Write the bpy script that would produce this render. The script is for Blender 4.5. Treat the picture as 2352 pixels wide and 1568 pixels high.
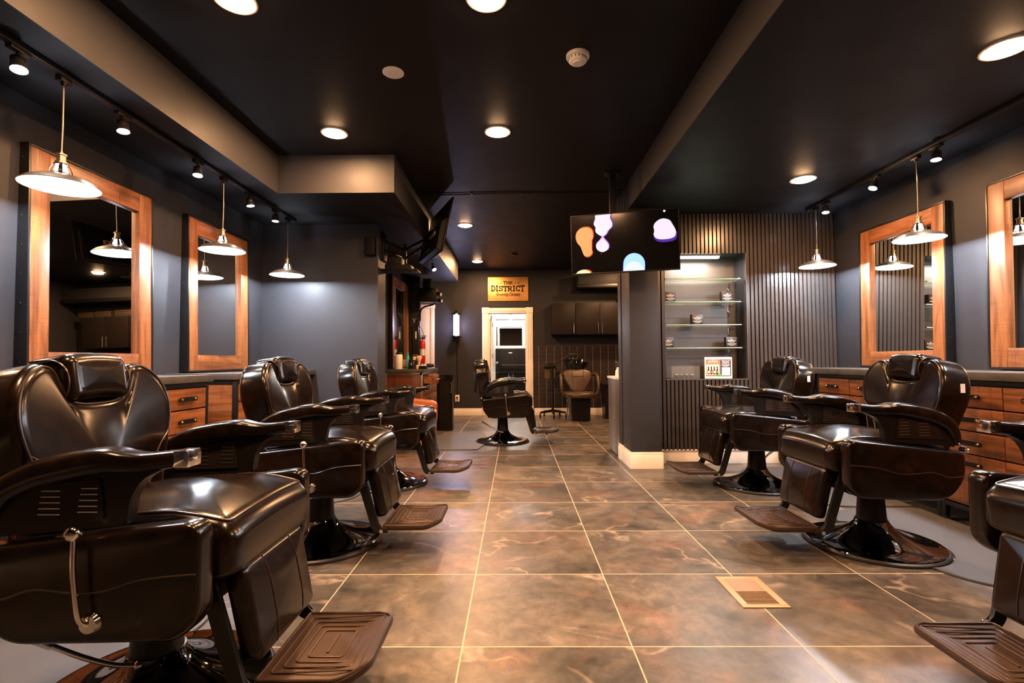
import bpy, bmesh, math, random
from mathutils import Vector, Matrix
random.seed(7)
for o in list(bpy.data.objects): bpy.data.objects.remove(o)
SC = bpy.context.scene
COL = SC.collection
PI = math.pi

# ------------------------------------------------------------------ camera
YAW, PITCH, ROLL = 0.0065, 0.0392, 0.005
cam_d = bpy.data.cameras.new('camera'); cam_d.sensor_width = 36.0; cam_d.lens = 36.0 * 1146.0 / 2352.0
cam_d.clip_start = 0.02
cam = bpy.data.objects.new('camera', cam_d); COL.objects.link(cam); SC.camera = cam
_f = Vector((-math.sin(YAW) * math.cos(PITCH), math.cos(YAW) * math.cos(PITCH), math.sin(PITCH)))
_r = Vector((math.cos(YAW), math.sin(YAW), 0)); _u = _r.cross(_f)
_r2 = _r * math.cos(ROLL) - _u * math.sin(ROLL); _u2 = _r * math.sin(ROLL) + _u * math.cos(ROLL)
mw = Matrix(((_r2.x, _u2.x, -_f.x, 0), (_r2.y, _u2.y, -_f.y, 0), (_r2.z, _u2.z, -_f.z, 0), (0, 0, 0, 1)))
mw.translation = Vector((0, 0, 1.02))
cam.matrix_world = mw

# ------------------------------------------------------------------ world and exposure
W = bpy.data.worlds.new('world'); SC.world = W; W.use_nodes = True
W.node_tree.nodes['Background'].inputs[0].default_value = (0.30, 0.36, 0.5, 1)
W.node_tree.nodes['Background'].inputs[1].default_value = 0.02
vs = SC.view_settings
vs.view_transform = 'Standard'; vs.look = 'None'; vs.gamma = 1; vs.use_curve_mapping = False
vs.exposure = 1.22
P_DOWN = 19.0       # warm recessed downlights (W)
P_PEND = 100.0        # cool white pendants
P_SPOT = 12.0       # track spots
WARM = (1.0, 0.50, 0.225); COOL = (0.80, 0.89, 1.0); SPOTC = (1.0, 0.83, 0.66)

# ------------------------------------------------------------------ materials
MATS = {}
def nmat(name):
    m = bpy.data.materials.new(name); m.use_nodes = True
    nt = m.node_tree; b = nt.nodes['Principled BSDF']; MATS[name] = m
    return m, nt, b
def N(nt, t, **k):
    n = nt.nodes.new(t)
    for a, v in k.items(): setattr(n, a, v)
    return n
def ramp(nt, stops):
    r = N(nt, 'ShaderNodeValToRGB'); e = r.color_ramp.elements
    e[0].position, e[0].color = stops[0][0], (*stops[0][1], 1)
    e[1].position, e[1].color = stops[-1][0], (*stops[-1][1], 1)
    for p, c in stops[1:-1]:
        x = e.new(p); x.color = (*c, 1)
    return r
def simple(name, col, rough=0.5, metal=0.0, bump=0.0, bscale=60.0, var=0.0, coat=0.0, spec=None, vscale=6.0, vary=True):
    m, nt, b = nmat(name); L = nt.links
    b.inputs['Base Color'].default_value = (*col, 1); b.inputs['Roughness'].default_value = rough
    b.inputs['Metallic'].default_value = metal; b.inputs['Coat Weight'].default_value = coat
    if spec is not None: b.inputs['Specular IOR Level'].default_value = spec
    tc = N(nt, 'ShaderNodeTexCoord')
    nz = N(nt, 'ShaderNodeTexNoise'); nz.inputs['Scale'].default_value = vscale; nz.inputs['Detail'].default_value = 5
    L.new(tc.outputs['Object'], nz.inputs['Vector'])
    if var:
        r = ramp(nt, [(0.3, tuple(c * (1 - var) for c in col)), (0.7, tuple(min(1, c * (1 + var)) for c in col))])
        L.new(nz.outputs['Fac'], r.inputs[0]); L.new(r.outputs[0], b.inputs['Base Color'])
    mr = N(nt, 'ShaderNodeMapRange'); mr.inputs[3].default_value = max(0.0, rough * 0.85); mr.inputs[4].default_value = min(1, rough * 1.15)
    if vary: L.new(nz.outputs['Fac'], mr.inputs[0]); L.new(mr.outputs[0], b.inputs['Roughness'])
    if bump:
        n2 = N(nt, 'ShaderNodeTexNoise'); n2.inputs['Scale'].default_value = bscale; n2.inputs['Detail'].default_value = 4
        L.new(tc.outputs['Object'], n2.inputs['Vector'])
        bp = N(nt, 'ShaderNodeBump'); bp.inputs['Strength'].default_value = bump; bp.inputs['Distance'].default_value = 0.002
        L.new(n2.outputs['Fac'], bp.inputs['Height']); L.new(bp.outputs[0], b.inputs['Normal'])
    return m
def emit(name, col, s):
    m, nt, b = nmat(name)
    b.inputs['Base Color'].default_value = (.01, .01, .01, 1); b.inputs['Emission Color'].default_value = (*col, 1)
    b.inputs['Emission Strength'].default_value = s; b.inputs['Roughness'].default_value = 0.4
    return m
def wood(name, axis, base, dark, light, rough=0.42, saw=0.5, coat=0.1):
    """rustic plank wood; grain along axis 0,1,2 of object space"""
    m, nt, b = nmat(name); L = nt.links
    tc = N(nt, 'ShaderNodeTexCoord'); mp = N(nt, 'ShaderNodeMapping')
    sc = [14.0, 14.0, 14.0]; sc[axis] = 1.1
    mp.inputs['Scale'].default_value = sc; L.new(tc.outputs['Object'], mp.inputs[0])
    oi = N(nt, 'ShaderNodeObjectInfo'); ad = N(nt, 'ShaderNodeVectorMath', operation='ADD')
    ml = N(nt, 'ShaderNodeMath', operation='MULTIPLY'); ml.inputs[1].default_value = 37.0
    L.new(oi.outputs['Random'], ml.inputs[0]); L.new(mp.outputs[0], ad.inputs[0]); L.new(ml.outputs[0], ad.inputs[1])
    n1 = N(nt, 'ShaderNodeTexNoise'); n1.inputs['Scale'].default_value = 1.6; n1.inputs['Detail'].default_value = 8; n1.inputs['Roughness'].default_value = 0.62; n1.inputs['Distortion'].default_value = 0.6
    L.new(ad.outputs[0], n1.inputs['Vector'])
    r = ramp(nt, [(0.28, dark), (0.45, base), (0.58, light), (0.75, base)]); L.new(n1.outputs['Fac'], r.inputs[0])
    # cross-grain saw marks
    mp2 = N(nt, 'ShaderNodeMapping'); sc2 = [3.0, 3.0, 3.0]; sc2[axis] = 150.0
    mp2.inputs['Scale'].default_value = sc2; L.new(tc.outputs['Object'], mp2.inputs[0])
    n2 = N(nt, 'ShaderNodeTexNoise'); n2.inputs['Scale'].default_value = 1.0; n2.inputs['Detail'].default_value = 2; n2.inputs['Distortion'].default_value = 0.3
    L.new(mp2.outputs[0], n2.inputs['Vector'])
    n3 = N(nt, 'ShaderNodeTexNoise'); n3.inputs['Scale'].default_value = 5.0; n3.inputs['Detail'].default_value = 3
    L.new(tc.outputs['Object'], n3.inputs['Vector'])
    r2 = ramp(nt, [(0.52, (0, 0, 0)), (0.66, (1, 1, 1))]); L.new(n2.outputs['Fac'], r2.inputs[0])
    r3 = ramp(nt, [(0.42, (0, 0, 0)), (0.62, (1, 1, 1))]); L.new(n3.outputs['Fac'], r3.inputs[0])
    mm = N(nt, 'ShaderNodeMath', operation='MULTIPLY'); L.new(r2.outputs[0], mm.inputs[0]); L.new(r3.outputs[0], mm.inputs[1])
    m3 = N(nt, 'ShaderNodeMath', operation='MULTIPLY'); m3.inputs[1].default_value = saw; L.new(mm.outputs[0], m3.inputs[0])
    mx = N(nt, 'ShaderNodeMix', data_type='RGBA'); L.new(m3.outputs[0], mx.inputs[0]); L.new(r.outputs[0], mx.inputs[6]); mx.inputs[7].default_value = (*[c * 0.35 for c in dark], 1)
    L.new(mx.outputs[2], b.inputs['Base Color'])
    b.inputs['Roughness'].default_value = rough; b.inputs['Coat Weight'].default_value = coat; b.inputs['Coat Roughness'].default_value = 0.3
    bp = N(nt, 'ShaderNodeBump'); bp.inputs['Strength'].default_value = 0.35; bp.inputs['Distance'].default_value = 0.002
    L.new(n1.outputs['Fac'], bp.inputs['Height']); L.new(bp.outputs[0], b.inputs['Normal'])
    return m

simple('wall_paint', (0.027, 0.027, 0.031), 0.5, bump=0.12, bscale=220, spec=0.22)
simple('ceiling_paint', (0.011, 0.0100, 0.0108), 0.5, bump=0.1, bscale=90, spec=0.10)
simple('white_trim', (0.84, 0.78, 0.70), 0.35)
simple('white_plastic', (0.75, 0.75, 0.74), 0.35)
simple('white_paint', (0.8, 0.8, 0.78), 0.4)
simple('black_metal', (0.010, 0.010, 0.011), 0.34, metal=0.3)
simple('black_plastic', (0.006, 0.0055, 0.0055), 0.36, spec=.25)
simple('gloss_black', (0.006, 0.006, 0.007), 0.08, coat=0.6)
simple('cabinet_black', (0.012, 0.009, 0.008), 0.42, spec=.2)
simple('chrome', (0.85, 0.84, 0.82), 0.09, metal=1)
simple('black_chrome', (0.20, 0.205, 0.22), 0.06, metal=1)
simple('base_rubber', (0.012, 0.012, 0.013), 0.5)
simple('steel', (0.55, 0.55, 0.56), 0.28, metal=1)
simple('stainless', (0.42, 0.40, 0.39), 0.30, metal=1, bump=0.05)
simple('brass', (0.62, 0.40, 0.17), 0.30, metal=1)
simple('brass_plate', (0.85, 0.46, 0.15), 0.42, metal=0.85, var=0.08)
simple('gunmetal', (0.30, 0.27, 0.24), 0.32, metal=0.9)
simple('worktop', (0.060, 0.057, 0.055), 0.38, var=0.25, vscale=14)
simple('mat_rubber', (0.052, 0.052, 0.055), 0.55, bump=0.3, bscale=300, var=0.08)
simple('leather_tan', (0.42, 0.135, 0.045), 0.40, bump=0.2, bscale=180, var=0.12)
simple('smoked_jar', (0.10, 0.07, 0.045), 0.12)
simple('leather_brown', (0.060, 0.034, 0.017), 0.38, bump=0.15, bscale=120, var=0.15)
simple('box_dark', (0.035, 0.025, 0.02), 0.5)
simple('ink', (0.035, 0.022, 0.012), 0.5)
simple('cream_ink', (0.80, 0.72, 0.62), 0.5)
simple('paper', (0.85, 0.84, 0.80), 0.6)
simple('kraft', (0.33, 0.20, 0.12), 0.6)
simple('dark_blue_print', (0.03, 0.035, 0.06), 0.5)
simple('green_label', (0.05, 0.42, 0.06), 0.5)
simple('box_print', (0.018, 0.010, 0.009), 0.35)
simple('vent_tan', (0.36, 0.245, 0.145), 0.4)
simple('vent_tan_light', (0.42, 0.26, 0.19), 0.4)
simple('slat_face', (0.045, 0.037, 0.034), 0.26, spec=.45, vary=False)
simple('dark_matte', (0.006, 0.0055, 0.0055), 0.45, spec=.1, vary=False)
simple('slat_back', (0.004, 0.004, 0.004), 0.8)
simple('niche_panel', (0.060, 0.052, 0.047), 0.45)
simple('red_paint', (0.60, 0.02, 0.015), 0.3)
simple('teal_plastic', (0.02, 0.45, 0.36), 0.3)
simple('cream_jar', (0.75, 0.55, 0.32), 0.4)
simple('bristle', (0.75, 0.55, 0.38), 0.8)
simple('white_bottle', (0.78, 0.80, 0.70), 0.25)
simple('grey_plastic', (0.022, 0.020, 0.020), 0.42, spec=.2)
simple('tv_screen', (0.003, 0.003, 0.004), 0.12)
simple('purple_vinyl_tag', (0.75, 0.70, 0.80), 0.5)

m, nt, b = nmat('chair_leather'); L = nt.links
tc = N(nt, 'ShaderNodeTexCoord'); n = N(nt, 'ShaderNodeTexNoise'); n.inputs['Scale'].default_value = 22; n.inputs['Detail'].default_value = 6
L.new(tc.outputs['Object'], n.inputs['Vector'])
r = ramp(nt, [(0.35, (0.0032, 0.0019, 0.0013)), (0.6, (0.0070, 0.0037, 0.0023)), (0.8, (0.0140, 0.0072, 0.0042))]); L.new(n.outputs['Fac'], r.inputs[0]); L.new(r.outputs[0], b.inputs['Base Color'])
n2 = N(nt, 'ShaderNodeTexNoise'); n2.inputs['Scale'].default_value = 9; n2.inputs['Detail'].default_value = 6; L.new(tc.outputs['Object'], n2.inputs['Vector'])
mr = N(nt, 'ShaderNodeMapRange'); mr.inputs[3].default_value = 0.13; mr.inputs[4].default_value = 0.26; L.new(n2.outputs['Fac'], mr.inputs[0]); L.new(mr.outputs[0], b.inputs['Roughness'])
n3 = N(nt, 'ShaderNodeTexNoise'); n3.inputs['Scale'].default_value = 260; n3.inputs['Detail'].default_value = 3; L.new(tc.outputs['Object'], n3.inputs['Vector'])
n4 = N(nt, 'ShaderNodeTexNoise'); n4.inputs['Scale'].default_value = 9; n4.inputs['Detail'].default_value = 2; L.new(tc.outputs['Object'], n4.inputs['Vector'])
ad = N(nt, 'ShaderNodeMath', operation='MULTIPLY_ADD'); ad.inputs[1].default_value = 0.12; L.new(n3.outputs['Fac'], ad.inputs[0]); L.new(n4.outputs['Fac'], ad.inputs[2])
bp = N(nt, 'ShaderNodeBump'); bp.inputs['Strength'].default_value = 0.10; bp.inputs['Distance'].default_value = 0.004
L.new(ad.outputs[0], bp.inputs['Height']); L.new(bp.outputs[0], b.inputs['Normal'])
b.inputs['Specular IOR Level'].default_value = 0.38
simple('piping', (0.016, 0.009, 0.006), 0.30, spec=0.5)
simple('footplate', (0.040, 0.023, 0.016), 0.42, metal=0.35)
simple('footplate_rib', (0.060, 0.034, 0.023), 0.40, metal=0.3)
WB, WD, WL = (0.165, 0.056, 0.0155), (0.055, 0.018, 0.0065), (0.27, 0.105, 0.032)
wood('wood_x', 0, WB, WD, WL); wood('wood_y', 1, WB, WD, WL); wood('wood_z', 2, WB, WD, WL)
wood('drawer_wood', 1, (0.17, 0.058, 0.018), (0.05, 0.018, 0.008), (0.27, 0.10, 0.032))
wood('panel_wood_x', 0, (0.20, 0.070, 0.022), (0.07, 0.024, 0.010), (0.30, 0.12, 0.04))
wood('shop_cabinet_wood', 2, (0.10, 0.025, 0.009), (0.05, 0.014, 0.006), (0.14, 0.04, 0.014), saw=0.0)

# mirror glass
m, nt, b = nmat('mirror_glass'); b.inputs['Base Color'].default_value = (0.80, 0.82, 0.81, 1); b.inputs['Metallic'].default_value = 1; b.inputs['Roughness'].default_value = 0.01
# shelf glass
m, nt, b = nmat('shelf_glass'); b.inputs['Base Color'].default_value = (0.30, 0.50, 0.40, 1); b.inputs['Roughness'].default_value = 0.04; b.inputs['Alpha'].default_value = 0.22
m, nt, b = nmat('acrylic'); b.inputs['Base Color'].default_value = (0.45, 0.47, 0.48, 1); b.inputs['Roughness'].default_value = 0.06; b.inputs['Alpha'].default_value = 0.10
simple('glass_edge', (0.34, 0.52, 0.42), 0.12)
# floor tiles
TILE = 0.607; GX = -0.195; GY = 1.825
m, nt, b = nmat('slate_tile'); L = nt.links
tc = N(nt, 'ShaderNodeTexCoord')
sub = N(nt, 'ShaderNodeVectorMath', operation='SUBTRACT'); sub.inputs[1].default_value = (GX, GY, 0); L.new(tc.outputs['Object'], sub.inputs[0])
dv = N(nt, 'ShaderNodeVectorMath', operation='DIVIDE'); dv.inputs[1].default_value = (TILE, TILE, 1); L.new(sub.outputs[0], dv.inputs[0])
fl = N(nt, 'ShaderNodeVectorMath', operation='FLOOR'); L.new(dv.outputs[0], fl.inputs[0])
fr = N(nt, 'ShaderNodeVectorMath', operation='FRACTION'); L.new(dv.outputs[0], fr.inputs[0])
wn = N(nt, 'ShaderNodeTexWhiteNoise', noise_dimensions='2D'); L.new(fl.outputs[0], wn.inputs['Vector'])
sx = N(nt, 'ShaderNodeSeparateXYZ'); L.new(fr.outputs[0], sx.inputs[0])
def edge(out):
    a = N(nt, 'ShaderNodeMath', operation='SUBTRACT'); a.inputs[1].default_value = 0.5; L.new(out, a.inputs[0])
    c = N(nt, 'ShaderNodeMath', operation='ABSOLUTE'); L.new(a.outputs[0], c.inputs[0]); return c.outputs[0]
mx1 = N(nt, 'ShaderNodeMath', operation='MAXIMUM'); L.new(edge(sx.outputs[0]), mx1.inputs[0]); L.new(edge(sx.outputs[1]), mx1.inputs[1])
gr = N(nt, 'ShaderNodeMath', operation='GREATER_THAN'); gr.inputs[1].default_value = 0.4958; L.new(mx1.outputs[0], gr.inputs[0])
sc = N(nt, 'ShaderNodeVectorMath', operation='SCALE'); sc.inputs['Scale'].default_value = 19.0; L.new(wn.outputs['Color'], sc.inputs[0])
ad = N(nt, 'ShaderNodeVectorMath', operation='ADD'); L.new(tc.outputs['Object'], ad.inputs[0]); L.new(sc.outputs[0], ad.inputs[1])
def noise(s, d, rg=0.55, dist=0.0):
    n = N(nt, 'ShaderNodeTexNoise'); n.inputs['Scale'].default_value = s; n.inputs['Detail'].default_value = d
    n.inputs['Roughness'].default_value = rg; n.inputs['Distortion'].default_value = dist; L.new(ad.outputs[0], n.inputs['Vector']); return n
a1 = noise(2.6, 9, 0.62, 0.8)
c1 = ramp(nt, [(0.30, (0.040, 0.040, 0.036)), (0.47, (0.085, 0.078, 0.066)), (0.60, (0.125, 0.108, 0.088)), (0.74, (0.20, 0.17, 0.14))]); L.new(a1.outputs['Fac'], c1.inputs[0])
a2 = noise(1.7, 5, 0.55, 1.2); c2 = ramp(nt, [(0.55, (0, 0, 0)), (0.68, (1, 1, 1))]); L.new(a2.outputs['Fac'], c2.inputs[0])
mxa = N(nt, 'ShaderNodeMix', data_type='RGBA'); mfa = N(nt, 'ShaderNodeMath', operation='MULTIPLY'); mfa.inputs[1].default_value = 0.38
L.new(c2.outputs[0], mfa.inputs[0]); L.new(mfa.outputs[0], mxa.inputs[0]); L.new(c1.outputs[0], mxa.inputs[6]); mxa.inputs[7].default_value = (0.20, 0.10, 0.062, 1)
a3 = noise(1.05, 4, 0.5, 0.7); c3 = ramp(nt, [(0.488, (0, 0, 0)), (0.5, (1, 1, 1)), (0.512, (0, 0, 0))]); L.new(a3.outputs['Fac'], c3.inputs[0])
a4 = noise(3.0, 3); c4 = ramp(nt, [(0.46, (0, 0, 0)), (0.62, (1, 1, 1))]); L.new(a4.outputs['Fac'], c4.inputs[0])
mv = N(nt, 'ShaderNodeMath', operation='MULTIPLY'); L.new(c3.outputs[0], mv.inputs[0]); L.new(c4.outputs[0], mv.inputs[1])
mv2 = N(nt, 'ShaderNodeMath', operation='MULTIPLY'); mv2.inputs[1].default_value = 0.6; L.new(mv.outputs[0], mv2.inputs[0])
mxb = N(nt, 'ShaderNodeMix', data_type='RGBA'); L.new(mv2.outputs[0], mxb.inputs[0]); L.new(mxa.outputs[2], mxb.inputs[6]); mxb.inputs[7].default_value = (0.40, 0.33, 0.26, 1)
vr = N(nt, 'ShaderNodeMapRange'); vr.inputs[3].default_value = 0.78; vr.inputs[4].default_value = 1.2; L.new(wn.outputs['Value'], vr.inputs[0])
a5 = noise(13.0, 9, 0.72, 0.5); g5 = N(nt, 'ShaderNodeMapRange'); g5.inputs[1].default_value = .32; g5.inputs[2].default_value = .68; g5.inputs[3].default_value = .48; g5.inputs[4].default_value = 1.22; L.new(a5.outputs['Fac'], g5.inputs[0])
mxe = N(nt, 'ShaderNodeVectorMath', operation='SCALE'); L.new(mxb.outputs[2], mxe.inputs[0]); L.new(g5.outputs[0], mxe.inputs['Scale'])
mxc = N(nt, 'ShaderNodeVectorMath', operation='SCALE'); L.new(mxe.outputs[0], mxc.inputs[0]); L.new(vr.outputs[0], mxc.inputs['Scale'])
mxd = N(nt, 'ShaderNodeMix', data_type='RGBA'); L.new(gr.outputs[0], mxd.inputs[0]); L.new(mxc.outputs[0], mxd.inputs[6]); mxd.inputs[7].default_value = (0.50, 0.38, 0.26, 1)
L.new(mxd.outputs[2], b.inputs['Base Color'])
rr = N(nt, 'ShaderNodeMapRange'); rr.inputs[3].default_value = 0.26; rr.inputs[4].default_value = 0.42; L.new(a1.outputs['Fac'], rr.inputs[0])
rg = N(nt, 'ShaderNodeMix'); L.new(gr.outputs[0], rg.inputs[0]); L.new(rr.outputs[0], rg.inputs[2]); rg.inputs[3].default_value = 0.8
L.new(rg.outputs[0], b.inputs['Roughness'])
bp = N(nt, 'ShaderNodeBump'); bp.inputs['Strength'].default_value = 0.18; bp.inputs['Distance'].default_value = 0.003
hs = N(nt, 'ShaderNodeMath', operation='SUBTRACT'); L.new(a5.outputs['Fac'], hs.inputs[0]); L.new(gr.outputs[0], hs.inputs[1])
L.new(hs.outputs[0], bp.inputs['Height']); L.new(bp.outputs[0], b.inputs['Normal'])

# mosaic backsplash
m, nt, b = nmat('mosaic_tile'); L = nt.links
tc = N(nt, 'ShaderNodeTexCoord'); sx = N(nt, 'ShaderNodeSeparateXYZ'); L.new(tc.outputs['Object'], sx.inputs[0])
def gl(out, pitch, frac):
    d = N(nt, 'ShaderNodeMath', operation='DIVIDE'); d.inputs[1].default_value = pitch; L.new(out, d.inputs[0])
    f = N(nt, 'ShaderNodeMath', operation='FRACT'); L.new(d.outputs[0], f.inputs[0])
    g = N(nt, 'ShaderNodeMath', operation='LESS_THAN'); g.inputs[1].default_value = frac; L.new(f.outputs[0], g.inputs[0]); return g.outputs[0]
mg = N(nt, 'ShaderNodeMath', operation='MAXIMUM'); L.new(gl(sx.outputs[0], 0.146, 0.045), mg.inputs[0]); L.new(gl(sx.outputs[2], 0.0248, 0.16), mg.inputs[1])
mx = N(nt, 'ShaderNodeMix', data_type='RGBA'); L.new(mg.outputs[0], mx.inputs[0]); mx.inputs[6].default_value = (0.008, 0.007, 0.009, 1); mx.inputs[7].default_value = (0.20, 0.15, 0.13, 1)
L.new(mx.outputs[2], b.inputs['Base Color']); b.inputs['Roughness'].default_value = 0.25

# striped lit tube of the pole
m, nt, b = nmat('pole_stripes'); L = nt.links
tc = N(nt, 'ShaderNodeTexCoord'); sx = N(nt, 'ShaderNodeSeparateXYZ'); L.new(tc.outputs['Object'], sx.inputs[0])
at = N(nt, 'ShaderNodeMath', operation='ARCTAN2'); L.new(sx.outputs[1], at.inputs[0]); L.new(sx.outputs[0], at.inputs[1])
mu = N(nt, 'ShaderNodeMath', operation='MULTIPLY_ADD'); mu.inputs[1].default_value = 9.0; L.new(sx.outputs[2], mu.inputs[0])
d2 = N(nt, 'ShaderNodeMath', operation='DIVIDE'); d2.inputs[1].default_value = 2 * PI; L.new(at.outputs[0], d2.inputs[0]); L.new(d2.outputs[0], mu.inputs[2])
fr = N(nt, 'ShaderNodeMath', operation='FRACT'); L.new(mu.outputs[0], fr.inputs[0])
rp = ramp(nt, [(0.0, (1, 1, 1)), (0.25, (0.35, 0.35, 1.0)), (0.5, (1, 1, 1)), (0.75, (1.0, 0.45, 0.55))]); rp.color_ramp.interpolation = 'CONSTANT'; L.new(fr.outputs[0], rp.inputs[0])
L.new(rp.outputs[0], b.inputs['Emission Color']); b.inputs['Emission Strength'].default_value = 2.6; L.new(rp.outputs[0], b.inputs['Base Color'])

emit('lens_warm', (1.0, 0.56, 0.28), 95.0); emit('bulb_cool', (0.9, 0.95, 1.0), 14.0); emit('lens_spot', (1.0, 0.92, 0.8), 25.0)
emit('bar_light', (1.0, 0.90, 0.80), 5.0); emit('panel_light', (1.0, 0.97, 0.92), 3.0)
emit('tv_lilac', (0.93, 0.80, 1.0), 0.45); emit('tv_violet', (0.13, 0.01, 0.75), .22); emit('tv_orange', (1.0, 0.40, 0.13), 0.43)
emit('tv_red', (0.8, 0.03, 0.0), 0.4); emit('tv_sky', (0.50, 0.92, 1.0), 0.40); emit('tv_white', (0.86, 0.97, 1.0), 0.42); emit('tv_blue', (0.03, 0.03, 1.0), .5); emit('tv_cream', (1.0, 0.9, 0.5), .5); emit('tv_pink', (0.85, 0.32, 1.0), .5)
simple('shade_inner', (0.85, 0.87, 0.9), 0.4)
MT = MATS

# ------------------------------------------------------------------ mesh helpers
def finish(name, bm, mats, parent=None, sharp=38, loc=None):
    bmesh.ops.remove_doubles(bm, verts=bm.verts, dist=1e-6)
    bmesh.ops.recalc_face_normals(bm, faces=bm.faces)
    cs = math.radians(sharp)
    for f in bm.faces: f.smooth = True
    for e in bm.edges:
        if len(e.link_faces) != 2 or e.calc_face_angle(0) > cs: e.smooth = False
    me = bpy.data.meshes.new(name); bm.to_mesh(me); bm.free()
    for mm in (mats if isinstance(mats, (list, tuple)) else [mats]): me.materials.append(MT[mm])
    o = bpy.data.objects.new(name, me); COL.objects.link(o)
    if parent: o.parent = parent
    if loc: o.location = loc
    return o
def tag(o, label=None, cat=None, group=None, kind=None):
    if label: o['label'] = label
    if cat: o['category'] = cat
    if group: o['group'] = group
    if kind: o['kind'] = kind
    return o
def thing(name, loc, rz=0, label=None, cat=None, group=None):
    o = bpy.data.objects.new(name, None); COL.objects.link(o); o.empty_display_size = 0.05
    o.location = loc; o.rotation_euler = (0, 0, rz); return tag(o, label, cat, group)
def struct(name, bm, mats, **k):
    o = finish(name, bm, mats, **k); o['kind'] = 'structure'; return o
def NB(): return bmesh.new()
def box(bm, x0, x1, y0, y1, z0, z1, bev=0.0, mi=0, rot=None):
    g = bmesh.ops.create_cube(bm, size=1.0); vs_ = g['verts']
    M_ = Matrix.Translation(((x0 + x1) / 2, (y0 + y1) / 2, (z0 + z1) / 2)) @ Matrix.Diagonal((abs(x1 - x0), abs(y1 - y0), abs(z1 - z0), 1))
    bmesh.ops.transform(bm, matrix=M_, verts=vs_)
    fs = list({f for v in vs_ for f in v.link_faces})
    if bev:
        es = list({e for v in vs_ for e in v.link_edges})
        r_ = bmesh.ops.bevel(bm, geom=es, offset=bev, segments=2, affect='EDGES', profile=0.6)
        vs_ = list({v for f in r_['faces'] for v in f.verts} | {v for v in vs_ if v.is_valid}); fs = list({f for v in vs_ for f in v.link_faces})
    for f in fs: f.material_index = mi
    if rot is not None: bmesh.ops.transform(bm, matrix=rot, verts=vs_)
    return vs_
def cyl(bm, p0, p1, r0, r1=None, n=20, mi=0, caps=True):
    p0, p1 = Vector(p0), Vector(p1); r1 = r0 if r1 is None else r1; d = p1 - p0
    q = d.to_track_quat('Z', 'Y').to_matrix()
    a = [bm.verts.new(p0 + q @ Vector((math.cos(t) * r0, math.sin(t) * r0, 0))) for t in [2 * PI * i / n for i in range(n)]]
    c = [bm.verts.new(p1 + q @ Vector((math.cos(t) * r1, math.sin(t) * r1, 0))) for t in [2 * PI * i / n for i in range(n)]]
    for i in range(n):
        bm.faces.new((a[i], a[(i + 1) % n], c[(i + 1) % n], c[i])).material_index = mi
    if caps:
        bm.faces.new(a[::-1]).material_index = mi; bm.faces.new(c).material_index = mi
def ball(bm, c, r, n=14, sz=(1, 1, 1), mi=0):
    g = bmesh.ops.create_uvsphere(bm, u_segments=n, v_segments=max(6, n // 2 + 2), radius=r)
    bmesh.ops.transform(bm, matrix=Matrix.Translation(c) @ Matrix.Diagonal((*sz, 1)), verts=g['verts'])
    for v in g['verts']:
        for f in v.link_faces: f.material_index = mi
def lathe(bm, prof, c=(0, 0, 0), n=32, mi=0, closed=False):
    rings = []
    for r_, z in prof:
        if r_ < 1e-5: rings.append([bm.verts.new((c[0], c[1], c[2] + z))])
        else: rings.append([bm.verts.new((c[0] + r_ * math.cos(2 * PI * i / n), c[1] + r_ * math.sin(2 * PI * i / n), c[2] + z)) for i in range(n)])
    for a, b_ in zip(rings[:-1], rings[1:]):
        for i in range(n):
            j = (i + 1) % n
            va = [a[0]] if len(a) == 1 else [a[i], a[j]]; vb = [b_[0]] if len(b_) == 1 else [b_[j], b_[i]]
            if len(va) + len(vb) > 2:
                try: bm.faces.new(va + vb).material_index = mi
                except ValueError: pass
def catmull(P, k=6, closed=False):
    P = [Vector(p) for p in P]; n = len(P); out = []
    for i in range(n if closed else n - 1):
        p0 = P[(i - 1) % n] if closed or i > 0 else P[0]; p1 = P[i]; p2 = P[(i + 1) % n]
        p3 = P[(i + 2) % n] if closed or i + 2 < n else P[-1]
        for j in range(k):
            t = j / k
            out.append(0.5 * ((2 * p1) + (p2 - p0) * t + (2 * p0 - 5 * p1 + 4 * p2 - p3) * t * t + (3 * p1 - p0 - 3 * p2 + p3) * t ** 3))
    if not closed: out.append(P[-1])
    return out
def tube(bm, pts, r, n=8, closed=False, mi=0):
    pts = [Vector(p) for p in pts]; m_ = len(pts); rings = []; up = None
    for i, p in enumerate(pts):
        if closed: t = pts[(i + 1) % m_] - pts[i - 1]
        else: t = pts[min(i + 1, m_ - 1)] - pts[max(i - 1, 0)]
        t.normalize()
        if up is None: up = t.orthogonal().normalized()
        up = (up - t * up.dot(t)).normalized(); s = t.cross(up)
        rr_ = r[i] if isinstance(r, (list, tuple)) else r
        rings.append([bm.verts.new(p + (up * math.cos(2 * PI * k / n) + s * math.sin(2 * PI * k / n)) * rr_) for k in range(n)])
    for i in range(m_ if closed else m_ - 1):
        a, b_ = rings[i], rings[(i + 1) % m_]
        off = 0
        if closed and i == m_ - 1:
            off = min(range(n), key=lambda o_: (a[0].co - b_[o_].co).length)
        for k in range(n):
            bm.faces.new((a[k], a[(k + 1) % n], b_[(k + 1 + off) % n], b_[(k + off) % n])).material_index = mi
    if not closed:
        bm.faces.new(rings[0][::-1]).material_index = mi; bm.faces.new(rings[-1]).material_index = mi
def loft(bm, secs, caps=True, mi=0):
    rings = [[bm.verts.new(p) for p in s] for s in secs]; n = len(rings[0])
    for a, b_ in zip(rings[:-1], rings[1:]):
        for k in range(n): bm.faces.new((a[k], a[(k + 1) % n], b_[(k + 1) % n], b_[k])).material_index = mi
    if caps: bm.faces.new(rings[0][::-1]).material_index = mi; bm.faces.new(rings[-1]).material_index = mi
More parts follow.
